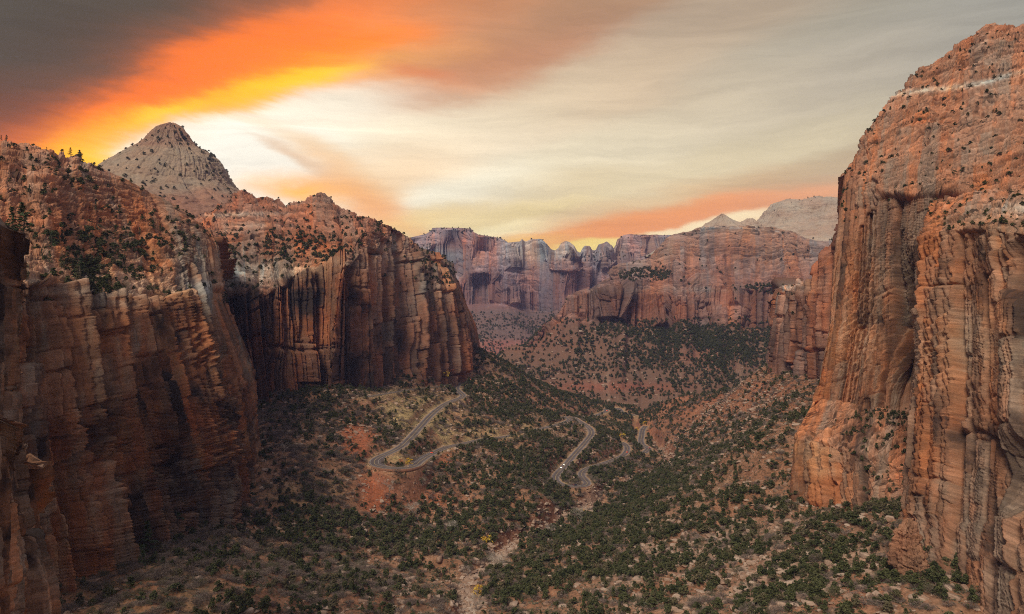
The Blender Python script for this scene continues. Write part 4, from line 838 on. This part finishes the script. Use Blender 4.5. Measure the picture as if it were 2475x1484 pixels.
SCAR = [(868, 1060, 36, 40, 1.3), (905, 1185, 30, 52, 1.4), (1080, 1110, 26, 26, .8), (960, 1110, 30, 10, 1.)]
def d_jun(px, py, P):
    c = fbm(P[:, 0] / 38, P[:, 1] / 38, o=3, seed=91)
    d = .30 + gauss_field(px, py, [(1230, 1230, 240, 110, .75), (1220, 960, 120, 90, .55), (1450, 1170, 130, 90, .5), (820, 1300, 200, 110, .35), (1650, 1330, 300, 130, .42), (1250, 1400, 200, 70, .3), (2050, 1120, 120, 80, .2), (1300, 900, 120, 60, .3), (1500, 1000, 90, 40, .3)])
    d -= gauss_field(px, py, [(1750, 980, 200, 80, .16), (400, 1430, 240, 90, .22), (700, 1090, 90, 80, .2), (950, 1160, 110, 40, .25), (1950, 1430, 160, 60, .1)]); d *= 1 - np.clip(gauss_field(px, py, GRASS), 0, 1)
    dr, ds = clear(P); d = d * ((dr > 9) | ((px > 1222) & (px < 1292) & (dr > 5.6))) * (ds > 9) * (1 + 1.7 * c); return d * 1.15
def d_bru(px, py, P):
    c = fbm(P[:, 0] / 30, P[:, 1] / 30, o=3, seed=93)
    d = .14 + gauss_field(px, py, [(520, 1370, 330, 130, .75), (760, 1130, 140, 90, .6), (980, 1180, 110, 60, .5), (1100, 1010, 60, 30, .4), (1440, 1150, 80, 50, .3), (1340, 1190, 120, 50, .35), (900, 990, 90, 30, .3), (700, 1000, 90, 60, .4)]); d *= 1 - .8 * np.clip(gauss_field(px, py, GRASS), 0, 1)
    dr, ds = clear(P); return d * (dr > 8) * (ds > 6) * (1 + 1.6 * c) * (1 - np.clip(gauss_field(px, py, SCAR), 0, 1))
def d_sage(px, py, P):
    c = fbm(P[:, 0] / 22, P[:, 1] / 22, o=3, seed=95); dr, ds = clear(P); return (.6 + gauss_field(px, py, [(870, 1020, 80, 70, .5), (1160, 1030, 90, 20, .5)]) + .5 * c) * (dr > 7) * (ds > 8) * .8 * (1 - .85 * np.clip(gauss_field(px, py, SCAR), 0, 1))
def d_rock(px, py, P):
    c = fbm(P[:, 0] / 26, P[:, 1] / 26, o=3, seed=97); dr, ds = clear(P)
    return (np.clip(.10 + gauss_field(px, py, [(1900, 1380, 380, 120, .5), (1650, 1380, 160, 90, .25), (1800, 1000, 160, 90, .25), (900, 1440, 120, 60, .15), (2100, 1150, 120, 90, .4)]) + .25 * c, 0, 1) + .9 * (ds < 12)) * (dr > 8)
SJ = sample_ground(70000, d_jun, 230, 1750, 11); SB = sample_ground(70000, d_bru, 230, 1500, 12); SS = sample_ground(120000, d_sage, 230, 1200, 13); SR = sample_ground(90000, d_rock, 230, 1300, 14)
def sample_loft(key, n, dens, nzmin, seed):
    P, N2, Nb, px, py, vrow = LOFT[key]; r = np.random.default_rng(seed)
    du = np.linalg.norm(np.gradient(P, axis=1), axis=2); dv = np.linalg.norm(np.gradient(P, axis=0), axis=2); w = np.minimum(du, 4) * np.minimum(dv, 4) * (N2[..., 2] > nzmin) * (P[..., 1] > 50) * np.clip(dens(px, py, P), 0, None)
    w = w.ravel() / w.sum(); k = r.choice(len(w), n, p=w, replace=False); return P.reshape(-1, 3)[k]
lk = list(LOFT)
# plants on the rock masses
def gf(base, L_, cs=40, ca=.5, seed=0): return lambda px, py, P: (base + gauss_field(px, py, L_)) * np.clip(1 + 2.2 * ca * fbm(P[..., 0] / cs, P[..., 1] / cs, P[..., 2] / cs, o=3, seed=seed), 0, 3)
def d_slopeA(px, py, P): return ((.12 + gauss_field(px, py, [(150, 580, 130, 26, 1.6), (230, 660, 90, 40, 1.6), (300, 600, 60, 30, .8), (430, 560, 60, 40, .7), (200, 430, 220, 50, .25), (350, 680, 120, 30, .6)])) * np.clip(1 + 1.6 * fbm(P[..., 0] / 25, P[..., 1] / 25, o=3, seed=71), 0, 3)) * (py < 735)
def d_benchB(px, py, P): return ((.06 + gauss_field(px, py, [(640, 612, 170, 26, 3.), (760, 600, 90, 22, 1.5), (600, 690, 70, 12, 1.0), (900, 560, 60, 40, .25), (1050, 640, 60, 60, .9), (1085, 620, 30, 40, .9), (650, 575, 120, 12, 1)])) * np.clip(1 + 1.5 * fbm(P[..., 0] / 30, P[..., 1] / 30, o=3, seed=72), 0, 3)) * (py < 705)
LJ = [(sample_loft('cliff', 1300, d_slopeA, .35, 21), 2.6, 6), (sample_loft('cliff.001', 3200, d_benchB, .3, 22), 3, 6.5), (sample_loft('mountain', 500, gf(.2, [(420, 335, 70, 16, 1.2), (510, 380, 25, 60, 1.5), (330, 390, 70, 40, .3), (330, 450, 100, 30, .5)], 40, .5), .2, 23), 4, 9)]
LJ += [(sample_loft('mesa', 9500, lambda px, py, P: ((.22 + gauss_field(px, py, [(1680, 840, 230, 60, 1.4), (1860, 700, 80, 10, 1.5), (1560, 665, 60, 14, .9), (1560, 800, 100, 30, .5), (1400, 820, 100, 40, .1)])) * np.clip(1 + 1.4 * fbm(P[..., 0] / 60, P[..., 1] / 60, o=3, seed=73), 0, 3)) * ((py > 770) | (gauss_field(px, py, [(1860, 700, 80, 12, 1.), (1560, 665, 60, 16, 1.)]) > .3)) + .01, .3, 24), 5, 10),
       (sample_loft('ridge', 4500, lambda px, py, P: (py > 755) * (.6 + fbm(P[..., 0] / 90, P[..., 1] / 90, o=3, seed=74)) * sstep(740, 790, py) + .8 * gauss_field(px, py, [(1090, 560, 60, 5, 1.), (1060, 600, 40, 8, .5), (1470, 622, 60, 8, .6), (1300, 575, 300, 5, .15)]), .3, 25), 6, 12)]
def d_R1(px, py, P): return (.25 + gauss_field(px, py, [(2250, 400, 120, 30, .8), (2330, 300, 100, 20, .7), (2150, 420, 70, 25, .6), (2400, 430, 80, 40, .6), (2200, 330, 50, 14, .4)])) * np.clip(1 + 1.8 * fbm(P[..., 0] / 22, P[..., 1] / 22, P[..., 2] / 22, o=3, seed=75), 0, 3) * (py < 560) + gauss_field(px, py, [(2130, 1010, 80, 30, 3), (2100, 1130, 80, 50, 2.5), (2180, 1100, 30, 80, 2)])
LJ += [(sample_loft('cliff.003', 900, d_R1, .3, 26), 2., 4.6), (sample_loft('cliff.004', 260, lambda px, py, P: (py < 560) * np.clip(1 + 1.5 * fbm(P[..., 0] / 22, P[..., 1] / 22, o=3, seed=76), 0, 3) + .004, .3, 27), 1.6, 3.8), (sample_loft('cliff.002', 90, gf(1, []), .3, 28), 3, 6), (sample_loft('mountain.002', 260, lambda px, py, P: .25 + 3 * gauss_field(px, py, [(1950, 489, 150, 4, 1)]), .25, 29), 3, 7)]

ONES = 'zero one two three four five six seven eight nine ten eleven twelve thirteen fourteen fifteen sixteen seventeen eighteen nineteen'.split(); TENS = ' ten twenty thirty forty fifty sixty seventy eighty ninety'.split(' ')
def num(v):
    v = int(round(v)); v = v if v < 20 else (round(v / 2) * 2 if v < 100 else round(v / 10) * 10)
    if v < 20: return ONES[v]
    if v < 100: return TENS[v // 10] + ('-' + ONES[v % 10] if v % 10 else '')
    h = ONES[v // 100] + '-hundred'; return h + ('-' + num(v % 100) if v % 100 else '')
MARKS = []; USED = set(); SHORT = {}
def unique_label(head, P):
    """where it stands, paced off from something one can find"""
    d = sorted(MARKS, key=lambda m: (m[0] - P[0]) ** 2 + (m[1] - P[1]) ** 2)
    for m in d[:6]:
        dx, dy = P[0] - m[0], P[1] - m[1]; a = num(abs(dx)) + (' metres orange-cliff-ward' if dx > 0 else ' metres dark-cliff-ward'); b = num(abs(dy)) + (' beyond' if dy > 0 else ' before')
        lab = f'{head}, {a} and {b} the {m[2]}'
        if lab not in USED: USED.add(lab); return lab
    return None
def put(proto_parts, name, label, cat, group, P, hgt, rz, wid=1.):
    root = bpy.data.objects.new(name, None); COL.objects.link(root); root.location = P; root.rotation_euler = (0, 0, rz); root.scale = (hgt * wid, hgt * wid, hgt); root.empty_display_size = .1
    tag(root, label, cat, group)
    for nm, me in proto_parts:
        c = bpy.data.objects.new(nm, me); COL.objects.link(c); c.parent = root
    return root
def gn_stuff(name, P, H, W_, RZ, IDX, protos, label, cat):
    """one uncountable growth: the plants of proto meshes set out over the points"""
    me = bpy.data.meshes.new(name); me.vertices.add(len(P)); me.vertices.foreach_set('co', np.asarray(P, np.float32).ravel())
    for an, av, ty in (('pscale', np.stack([W_, W_, H], 1), 'FLOAT_VECTOR'), ('prot', np.stack([0 * RZ, 0 * RZ, RZ], 1), 'FLOAT_VECTOR')):
        a = me.attributes.new(an, ty, 'POINT'); a.data.foreach_set('vector', np.asarray(av, np.float32).ravel())
    a = me.attributes.new('pidx', 'INT', 'POINT'); a.data.foreach_set('value', np.asarray(IDX, np.int32))
    o = bpy.data.objects.new(name, me); COL.objects.link(o); tag(o, label, cat, kind='stuff')
    g = bpy.data.node_groups.new(name, 'GeometryNodeTree'); g.interface.new_socket(name='Geometry', in_out='INPUT', socket_type='NodeSocketGeometry'); g.interface.new_socket(name='Geometry', in_out='OUTPUT', socket_type='NodeSocketGeometry')
    gi = g.nodes.new('NodeGroupInput'); go_ = g.nodes.new('NodeGroupOutput'); io = g.nodes.new('GeometryNodeInstanceOnPoints'); jn = g.nodes.new('GeometryNodeJoinGeometry')
    for pr in protos:
        oi = g.nodes.new('GeometryNodeObjectInfo'); oi.inputs['Object'].default_value = pr; oi.inputs['As Instance'].default_value = True; g.links.new(oi.outputs['Geometry'], jn.inputs[0])
    g.links.new(gi.outputs[0], io.inputs['Points']); g.links.new(jn.outputs[0], io.inputs['Instance']); io.inputs['Pick Instance'].default_value = True
    def na(n, ty, sock):
        q = g.nodes.new('GeometryNodeInputNamedAttribute'); q.data_type = ty; q.inputs['Name'].default_value = n; g.links.new(q.outputs['Attribute'], sock); return q
    na('pidx', 'INT', io.inputs['Instance Index']); na('pscale', 'FLOAT_VECTOR', io.inputs['Scale'])
    er = g.nodes.new('FunctionNodeEulerToRotation'); na('prot', 'FLOAT_VECTOR', er.inputs[0]); g.links.new(er.outputs[0], io.inputs['Rotation']); g.links.new(io.outputs[0], go_.inputs[0])
    o.modifiers.new('growth', 'NODES').node_group = g; return o
def distribute(P, hmin, hmax, protos_of, name, cat, group, labelf, stuffname, stufflabel, nind=300, wrange=(.8, 1.25), seed=0, sink=.04, power=1.0, ylim=1e9):
    r = np.random.default_rng(seed); n = len(P); H = hmin + (hmax - hmin) * r.random(n) ** power; Wd = r.uniform(*wrange, n); RZ = r.uniform(0, 6.28, n); IDX = r.integers(len(protos_of), size=n)
    vis, px, py = visible(P + np.array([0, 0, 1]) * H[:, None] * .5, .004); size = H / np.maximum(P[:, 1], 1) * (vis & (px > 8) & (px < 2467) & (py < 1478) & (P[:, 1] < ylim)); order = np.argsort(-size); ind = np.zeros(n, bool); c = 0; protos = {}
    P = P - np.array([0, 0, 1]) * (H * sink)[:, None]
    for k in order:
        if c >= nind or size[k] <= 0: break
        lab = unique_label(labelf(H[k], Wd[k]), P[k])
        if lab is None: continue
        ind[k] = True; c += 1; parts = protos_of[IDX[k]]
        o = put(parts, name, lab, cat, group, P[k], H[k], RZ[k], Wd[k]) if isinstance(parts, tuple) and len(parts) > 1 else None
        if o is None:
            o = bpy.data.objects.new(name, parts[0][1]); COL.objects.link(o); o.location = P[k]; o.rotation_euler = (0, 0, RZ[k]); o.scale = (H[k] * Wd[k], H[k] * Wd[k], H[k]); tag(o, lab, cat, group)
        src = o.children[0] if len(o.children) else o
        protos.setdefault(int(IDX[k]), src)
    return P[~ind], H[~ind], Wd[~ind], RZ[~ind], IDX[~ind], protos
def rest_to_stuff(res, extra, stuffname, label, cat, seed):
    P, H, Wd, RZ, IDX, protos = res; r = np.random.default_rng(seed); ks = sorted(protos); mapk = {k: i for i, k in enumerate(ks)}
    Pl = [P]; Hl = [H]; Wl = [Wd]; Rl = [RZ]; Il = [IDX]
    for (Q, h0, h1) in extra: n = len(Q); h = r.uniform(h0, h1, n); Pl.append(Q - np.array([0, 0, .06]) * h[:, None]); Hl.append(h); Wl.append(r.uniform(.9, 1.4, n)); Rl.append(r.uniform(0, 6.28, n)); Il.append(r.integers(9, size=n))
    P = np.concatenate(Pl); H = np.concatenate(Hl); Wd = np.concatenate(Wl); RZ = np.concatenate(Rl); I = np.concatenate(Il); I = np.array([mapk.get(int(i), int(i) % len(ks)) for i in I])
    # the protos carry no scale of their own as instances of meshes, sizes come from the points
    return gn_stuff(stuffname, P, H, H * Wd, RZ, I, [protos[k] for k in ks], label, cat)
# ------------------------------------------------------------------ plants and blocks one can point at
def single(parts, name, label, cat, x, y, h, w=1., rz=0., group=None, sink=.03):
    p = on_screen_point(x, y)
    if p is None: print('nowhere', label, flush=True); return None
    p = p - np.array([0, 0, h * sink])
    if label in SHORT: MARKS.append((p[0], p[1], SHORT[label]))
    if len(parts) > 1: return put(parts, name, label, cat, group, p, h, rz, w)
    o = bpy.data.objects.new(name, parts[0][1]); COL.objects.link(o); o.location = p; o.rotation_euler = (0, 0, rz); o.scale = (h * w, h * w, h); return tag(o, label, cat, group)
PINES = [(55,572,13,0,'tallest dark pine on the bench of the dark cliff, spreading crown'),(30,566,11,1,'narrow pine in the shade beside the tallest pine of the bench'),(125,604,12,1,'slim pine on the rubble bench below the tallest pine'),(194,672,15,0,'broad pine close above the smooth brown slab of the rim'),(231,510,8,2,'small lone pine high on bare red slickrock'),(280,568,9,1,'pine on the ledge in the middle of the red slickrock slope'),(370,556,9,0,'fuller of two pines high near the nose of the dark cliff'),(388,561,8,1,'thinner of two pines high near the nose of the dark cliff'),(71,468,7,2,'little pine on bare rock above the tallest pine'),(337,569,8,2,'thin pine beside a bushy ledge near the cliff nose'),(220,592,8,1,'pine at the foot of a smooth orange rock wall'),(299,611,10,0,'upper pine on the rubble bench above the rim'),(302,642,9,2,'lower sparse pine on the rubble bench above the rim'),(264,663,9,1,'pine above the deep split in the pale rim'),(392,670,8,0,'pine growing from the pale rim under the cliff nose'),(120,640,9,1,'pine rising from dense shrubs on the bench'),(101,622,6,2,'short pine among shrubs on the bench'),
 (16,343,6,0,'larger pine silhouetted where the ridge leaves the picture'),(3,341,5,1,'pine cut by the picture edge on the skyline'),(113,366,4,1,'tiny pointed pine on the skyline of the red slope'),(148,373,4,2,'tiny pine on the skyline beside the flat-topped pine'),(170,377,8,0,'flat-topped pine silhouetted against the orange glow'),(222,402,4,1,'small tree on the skyline against the yellow glow'),(545,735,13,0,'pine in the gully between the two dark cliffs'),(430,1262,20,0,'tall dark fir at the foot of the dark cliff'),(438,1225,17,1,'upper slim fir at the foot of the dark cliff'),(360,1340,22,0,'broad dark fir in the shady corner below the dark cliff'),(345,1372,15,1,'lower fir in the shady corner below the dark cliff'),(1134,935,17,0,'dark pine beside the upper bend of the road'),(640,1118,12,1,'pine where the foot of the dark cliff ends')]
for (x, y, h, i, lab) in PINES: single((('crown', PM[i][0]), ('trunk', PM[i][1])), 'pine_tree', lab, 'pine', x, y, h, 1.25 if i == 0 else 1.0, x * .7, 'pines and firs on the left benches and cliff foot')
BT = []
for i in range(3):
    V, Fc = twig_geo(400 + i, 9, .8, .22, .011, 4); V = V / (V[:, 2].max()); V[:, :2] *= 1.05; Q, FQ, cq = blob_crown(410 + i, 420, 12, lambda h: .45 * math.sqrt(max(.02, 1 - (h - .5) ** 2 / .4)), .022); VV, FF = merge([(V, Fc), (Q, FQ)]); tv, tf = trunk_geo(60 + i, .45, .03, 3, .2)
    BT.append((mesh_obj('crown', VV, FF, M_PALE, attrs={'clump': np.r_[np.full(len(V), .3), cq]}, link=False), mesh_obj('trunk', tv, tf, flat_mat('pale_bark', (.34, .28, .24), vs=3), link=False)))
for k, (x, y, h, lab, sh) in enumerate([(944,1182,13,'pale bare cottonwood below the upper hairpin beside the red gully','gully cottonwood'),(1000,1248,15,'tall bare cottonwood before the red outcrop','outcrop cottonwood'),(1022,1172,9,'small pale bare tree below the road, above the red outcrop','small bare tree'),(689,1094,10,'pale bare tree in brush near the foot of the dark cliff','cliff-foot cottonwood'),(785,1152,9,'pale bare tree in brush before the upper hairpin','hairpin cottonwood'),(1199,1382,17,'bare grey cottonwood with dark trunk standing in the dry wash','wash cottonwood'),(1398,1256,14,'bare cottonwood at the white rocks of the upper wash','white-rock cottonwood'),(1094,1285,12,'bare pale shrubby tree in the shaded valley bottom','valley cottonwood'),(1128,1390,9,'low bare tree on the bank of the wash','low bare tree'),(1326,1290,11,'bare tree at the bend below the white wash rocks','bend cottonwood'),(1150,1470,11,'bare whitish tree in the wash at the bottom edge','lowest cottonwood')]):
    SHORT[lab] = sh
    single((('crown', BT[k % 3][0]), ('trunk', BT[k % 3][1])), 'bare_tree', lab, 'bare tree', x, y, h, 1., k, 'leafless cottonwoods')
GT = []
for i, mt in ((0, M_GOLD), (1, M_GOLD), (2, M_RUST)):
    V, Fc, cl_ = blob_crown(500 + i, 420, 11, JSH[2], .045); tv, tf = trunk_geo(70 + i, .7, .03, 5, .3); GT.append((mesh_obj('crown', V, Fc, mt, attrs={'clump': cl_}, link=False), mesh_obj('trunk', tv, tf, M_BARK, link=False)))
for (x, y, h, w, i, lab, sh) in [(1176,1314,10,1.1,0,'golden cottonwood beside the bare trees above the wash','golden cottonwood'),(1156,1440,9,.9,1,'golden orange tree on the edge of the wash at the bottom','orange wash tree'),(988,1122,7,1.5,1,'yellow shrub inside the upper hairpin','yellow shrub'),(1075,909,11,1.3,0,'bright yellow tree below the cliff near the upper road','bright yellow tree'),(1090,906,12,1.5,2,'rust red bush beside the bright yellow tree','rust bush'),(1502,1056,9,1.5,0,'yellow cottonwood in the far wash before the valley road','far yellow tree'),(1558,1026,8,1.3,1,'orange cottonwood at the top of the valley road','far orange tree'),(1537,1036,8,1.2,1,'small orange tree in the far wash','small orange tree'),(1405,1240,8,1.1,0,'yellow tree behind the bare cottonwood at the white rocks','small yellow tree'),(968,1118,5,1.6,2,'russet bush beside the yellow shrub in the upper hairpin','russet bush')]:
    SHORT[lab] = sh
    single((('crown', GT[i][0]), ('trunk', GT[i][1])), 'autumn_tree', lab, 'tree', x, y, h, w, x, 'trees in autumn colour')
for k, (x, y, h, w, lab, sh) in enumerate([(1208,930,9,1.2,'huge pale split boulder on the dark wooded slope beyond the upper road','split boulder'),(786,1000,7,1.7,'large flat tilted red slab above the red cut bank','tilted slab'),(1403,803,14,1.3,'huge pale boulder on the far slope under the cliff nose','far boulder'),(1818,992,8,1.1,'white pointed boulder on the red slope under the orange cliff','white boulder'),(1582,1260,7,1.3,'large upright pink boulder on the stony slope','upright pink boulder'),(851,1388,7,1.4,'big square grey boulder among junipers','square grey boulder'),(1062,1356,8,1.0,'tall grey fin of rock above the wash','grey fin'),(793,1472,5,1.7,'broad pink boulder at the bottom edge of the photo','bottom-edge boulder'),(1242,1462,6,1.5,'wide pale overhanging boulder beside the wash at the bottom','overhanging boulder'),(1152,1352,4,1.2,'pale rounded boulder in trees above the wash shelf','rounded boulder'),(1015,1328,9,.8,'dark red block standing in the juniper slope','dark red block'),(685,1335,4,1.7,'pale pointed pile of stones on the brushy slope','stone pile'),(1470,1180,4,1.3,'pink boulder just beyond the lower hairpin','hairpin boulder'),(1330,1160,6,1.0,'rock face beside the outer bend of the lower hairpin','bend rock'),(1380,1262,4,1.8,'white boulder in the wash beside the bare cottonwood','white wash boulder'),(1140,1385,3.4,2.2,'flat white sandstone shelf in the dry wash','lower white shelf'),(1165,1375,3,2.2,'upper white shelf in the dry wash','upper white shelf'),(985,1128,2,1.2,'small dark stone by the road inside the upper hairpin','roadside stone'),
 (1700,1330,4,1.5,'squat rust-brown block midway up the stony slope','rust-brown block'),(1850,1400,4,1.6,'leaning buff block on the stony slope under the orange cliff','leaning buff block'),(2010,1290,5,1.3,'tall buff block below the banded orange buttress','buttress block'),(1960,1460,4,1.6,'wide buff block on open gravel at the bottom edge','gravel block'),(1440,1430,4,1.5,'low brown block on the stony slope beside the wash','low brown block'),(480,1400,4,1.5,'brown block in the brush below the dark cliff','brush block'),(600,1250,4,1.5,'pale block at the brushy foot of the dark cliff','foot block')]):
    SHORT[lab] = sh
    single((('boulder', OM[k % 6]),), 'boulder', lab, 'boulder', x, y, h * .62, w, k * 1.3, 'landmark boulders', sink=-.25)

adjH = lambda H, a, b, w: w[0] if H < a else (w[2] if H > b else w[1])
jres = distribute(SJ, 2.2, 8.4, [(('crown', c), ('trunk', t)) for c, t in JM], 'juniper_tree', 'juniper', 'junipers scattered over the canyon slopes',
    lambda H, W_: adjH(H, 5, 7, ('low', 'mid-sized', 'tall')) + (' broad' if W_ > 1.1 else '') + ' juniper', '', '', seed=31, power=1.45)
rest_to_stuff(jres, LJ, 'woodland', 'dark green junipers and pinyons spread over slopes, benches and ledges', 'woodland', 41)
bres = distribute(SB, 1.6, 4.6, [(('bare_shrub', m_),) for m_ in BM], 'bare_shrub', 'shrub', 'leafless oak brush on the slopes',
    lambda H, W_: adjH(H, 2.6, 3.8, ('small', 'rounded', 'large')) + ' leafless shrub', '', '', seed=32, nind=300, wrange=(1.1, 1.7))
rest_to_stuff(bres, [], 'scrub', 'grey purple leafless brush covering the canyon slopes', 'scrub', 42)
sres = distribute(SS, .7, 1.7, [(('sagebrush', m_),) for m_ in SM], 'sagebrush', 'sagebrush', 'sagebrush clumps on open ground',
    lambda H, W_: 'grey green sage clump', '', '', seed=33, nind=6, wrange=(1.2, 1.8))
rest_to_stuff(sres, [], 'ground_cover', 'low grey green sage and grass clumps covering the open ground', 'ground cover', 43)
ores = distribute(SR, .5, 3.2, [(('boulder', m_),) for m_ in OM], 'boulder', 'boulder', 'fallen sandstone blocks on the slopes',
    lambda H, W_: adjH(H, 1.6, 2.2, ('small', 'angular', 'big')) + ' pale block', '', '', seed=34, nind=300, wrange=(.9, 1.5), sink=-.1, power=2.4)
rest_to_stuff(ores, [(sample_loft('mesa', 900, lambda px, py, P: (py > 780) * 1., .3, 35), 2, 5)], 'rubble', 'countless pale stones and rubble strewn over the slopes', 'rubble', 44)

# ------------------------------------------------------------------ cars and signs
def car(label, idx_t, lane, body_col, lights, rev):
    R_, t = idx_t; i = int(np.clip(t, 2, len(R_) - 3)); p = R_[i]; tg = R_[i + 1] - R_[i - 1]; tg /= np.linalg.norm(tg); nr = np.array([tg[1], -tg[0], 0]); p = p + nr * lane
    e = bpy.data.objects.new('car', None); COL.objects.link(e); e.location = (p[0], p[1], p[2] + .22); e.rotation_euler = (0, -math.asin(tg[2]) * (-1 if rev else 1), math.atan2(tg[1], tg[0]) + (math.pi if rev else 0)); tag(e, label, 'car', 'cars on the canyon road')
    prof = [(-2.25, .35), (-2.3, .85), (-2.0, 1.0), (-1.55, 1.05), (-1.1, 1.48), (.35, 1.5), (1.05, 1.05), (2.1, .88), (2.3, .6), (2.25, .35)]
    V = []; 
    for (x, z) in prof: q = .9 if z < 1.1 else .68; V += [(x, -q, z), (x, q, z)]
    n = len(prof); Fq = [(2 * k, 2 * k + 1, 2 * ((k + 1) % n) + 1, 2 * ((k + 1) % n)) for k in range(n)]
    me = bpy.data.meshes.new('body'); me.from_pydata(V, [], Fq + [tuple(2 * k for k in range(n))[::-1], tuple(2 * k + 1 for k in range(n))]); me.materials.append(flat_mat('car_paint', body_col, .3, .5, .05)); b = bpy.data.objects.new('body', me); COL.objects.link(b); b.parent = e
    glass = flat_mat('car_glass', (.02, .025, .03), .1, .6, 0)
    mesh_obj('windscreen', [(.42, -.62, 1.46), (.42, .62, 1.46), (1.04, .8, 1.09), (1.04, -.8, 1.09)], [(0, 1, 2, 3)], glass, e).location = (.03, 0, .02)
    mesh_obj('rear_window', [(-1.14, -.62, 1.44), (-1.14, .62, 1.44), (-1.53, .8, 1.08), (-1.53, -.8, 1.08)], [(0, 1, 2, 3)], glass, e).location = (-.03, 0, .02)
    for s in (-1, 1): mesh_obj('side_window', [(-1.3, s * .87, 1.1), (.8, s * .87, 1.1), (.3, s * .73, 1.42), (-1.05, s * .73, 1.42)], [(0, 1, 2, 3)], glass, e)
    for x in (-1.45, 1.45):
        for s in (-1, 1): V, Fc = stick((x, s * .72, .33), (x, s * .93, .33), .33, .33, 12); w_ = mesh_obj('wheel', np.r_[V, [[x, s * .935, .33]] * 1], Fc, flat_mat('tyre', (.02, .02, .02)) if 'tyre' not in bpy.data.materials else bpy.data.materials['tyre'], e)
    hl = flat_mat('headlamp_glow', (1, .93, .75), emit=14 if lights else 2); tl = flat_mat('tail_lamp_glow', (1, .10, .04), emit=10 if lights else 1)
    for s in (-1, 1):
        V, Fc = stick((2.2, s * .62, .68), (2.36, s * .62, .68), .16, .16, 8); mesh_obj('headlight', np.r_[V], np.r_[Fc, [[8, 9, 10, 11], [8, 11, 12, 15], [12, 13, 14, 15]]], hl, e)
        V, Fc = stick((-2.2, s * .68, .8), (-2.34, s * .68, .8), .15, .15, 8); mesh_obj('taillight', V, np.r_[Fc, [[8, 9, 10, 11], [8, 11, 12, 15], [12, 13, 14, 15]]], tl, e)
def at_road(ri, x, y): R_ = ROADS[ri][0]; a, b = prj(R_); return R_, int(np.argmin((a - x) ** 2 + (b - y) ** 2))
car('silver car with lit headlights coming down before the lower hairpin', at_road(0, 1359, 1130), 1.8, (.45, .45, .45), 1, False)
car('second silver car with lit headlights following close behind the first', at_road(0, 1365, 1123), 1.8, (.5, .48, .44), 1, False)
car('dark blue car pulled over on the inside of the lower hairpin', at_road(0, 1397, 1176), -6.2, (.03, .05, .12), 0, False)
car('red lit car driving away on the lower leg of the upper hairpin', at_road(0, 1048, 1096), -1.8, (.35, .06, .04), 1, False)
car('car with red tail lights at the top end of the upper road', at_road(0, 1139, 919), -1.8, (.3, .08, .06), 1, False)
car('car with red tail lights on the middle road below the loop', at_road(0, 1300, 1038), 1.8, (.5, .4, .38), 1, False)
car('car with red tail lights leaving the lower hairpin on its far bend', at_road(0, 1516, 1096), 1.8, (.3, .06, .05), 1, False)
car('car with glowing red lights on the far road bend', at_road(4, 1465, 993), 1.8, (.3, .06, .05), 1, False)
car('red lit car at the near end of the valley road', at_road(2, 1567, 1084), 1.8, (.3, .06, .05), 1, False)
def road_sign(x, y, label):
    R_, i = at_road(0, x, y); p = R_[i]; tg = R_[i + 1] - R_[i - 1]; nr = np.array([tg[1], -tg[0], 0]); nr /= np.linalg.norm(nr); p = p + nr * (7 if nr[1] > 0 else -7)
    e = bpy.data.objects.new('road_sign', None); COL.objects.link(e); e.location = p; tag(e, label, 'road sign', 'yellow warning signs')
    V, Fc = stick((0, .06, -.4), (0, .06, 3.2), .05, .05, 6); mesh_obj('post', V, Fc, flat_mat('galvanised', (.3, .3, .3)), e); V, Fc = stick((0, .0, 2.6), (0, .03, 2.6), .75, .75, 4); mesh_obj('panel', V, np.r_[Fc, [[3, 2, 1, 0], [4, 5, 6, 7]]], flat_mat('yellow_sign', (.85, .62, .03), var=0), e)
road_sign(1373, 1012, 'yellow diamond warning sign at the small loop of the road'); road_sign(1409, 1024, 'yellow diamond warning sign above the leg down to the lower hairpin')
# red outcrop under the upper hairpin
m_red = rock_mat('red_outcrop', .5, .8, 0, .6)
butte('rock_outcrop', [(1262,968,1098),(1236,972,1094),(1216,980,1088),(1200,990,1080),(1190,1000,1070),(1184,1015,1052),(1181,1028,1040)], 772, .35, 300, 120, .5, m_red, lambda px, py, s, h, Nb, N2, vr: (const((.34, .12, .08), s), .3 + 0 * s), 77)

# ------------------------------------------------------------------ haze
hm = bpy.data.materials.new('haze'); hm.use_nodes = True; t = hm.node_tree; t.nodes.clear(); o_ = t.nodes.new('ShaderNodeOutputMaterial'); pv = t.nodes.new('ShaderNodeVolumePrincipled')
pv.inputs['Color'].default_value = (.42, .50, 1.0, 1); pv.inputs['Density'].default_value = HAZE; pv.inputs['Anisotropy'].default_value = 0.0; t.links.new(pv.outputs[0], o_.inputs['Volume']); hm.cycles.homogeneous_volume = True
zt = max(float(v[0][..., 2].max()) for v in LOFT.values()) + 12; zb = min(float(GZ.min()), min(float(v[0][..., 2].min()) for v in LOFT.values())) - 1
bx = np.array([(x, y, z) for z in (zb, zt) for y in (-1000, 9900) for x in (-13500, 13500)], float)
tag(mesh_obj('haze', bx, [(0, 2, 3, 1), (4, 5, 7, 6), (0, 1, 5, 4), (2, 6, 7, 3), (0, 4, 6, 2), (1, 3, 7, 5)], hm), 'thin blue haze filling the canyon', 'haze', kind='stuff')
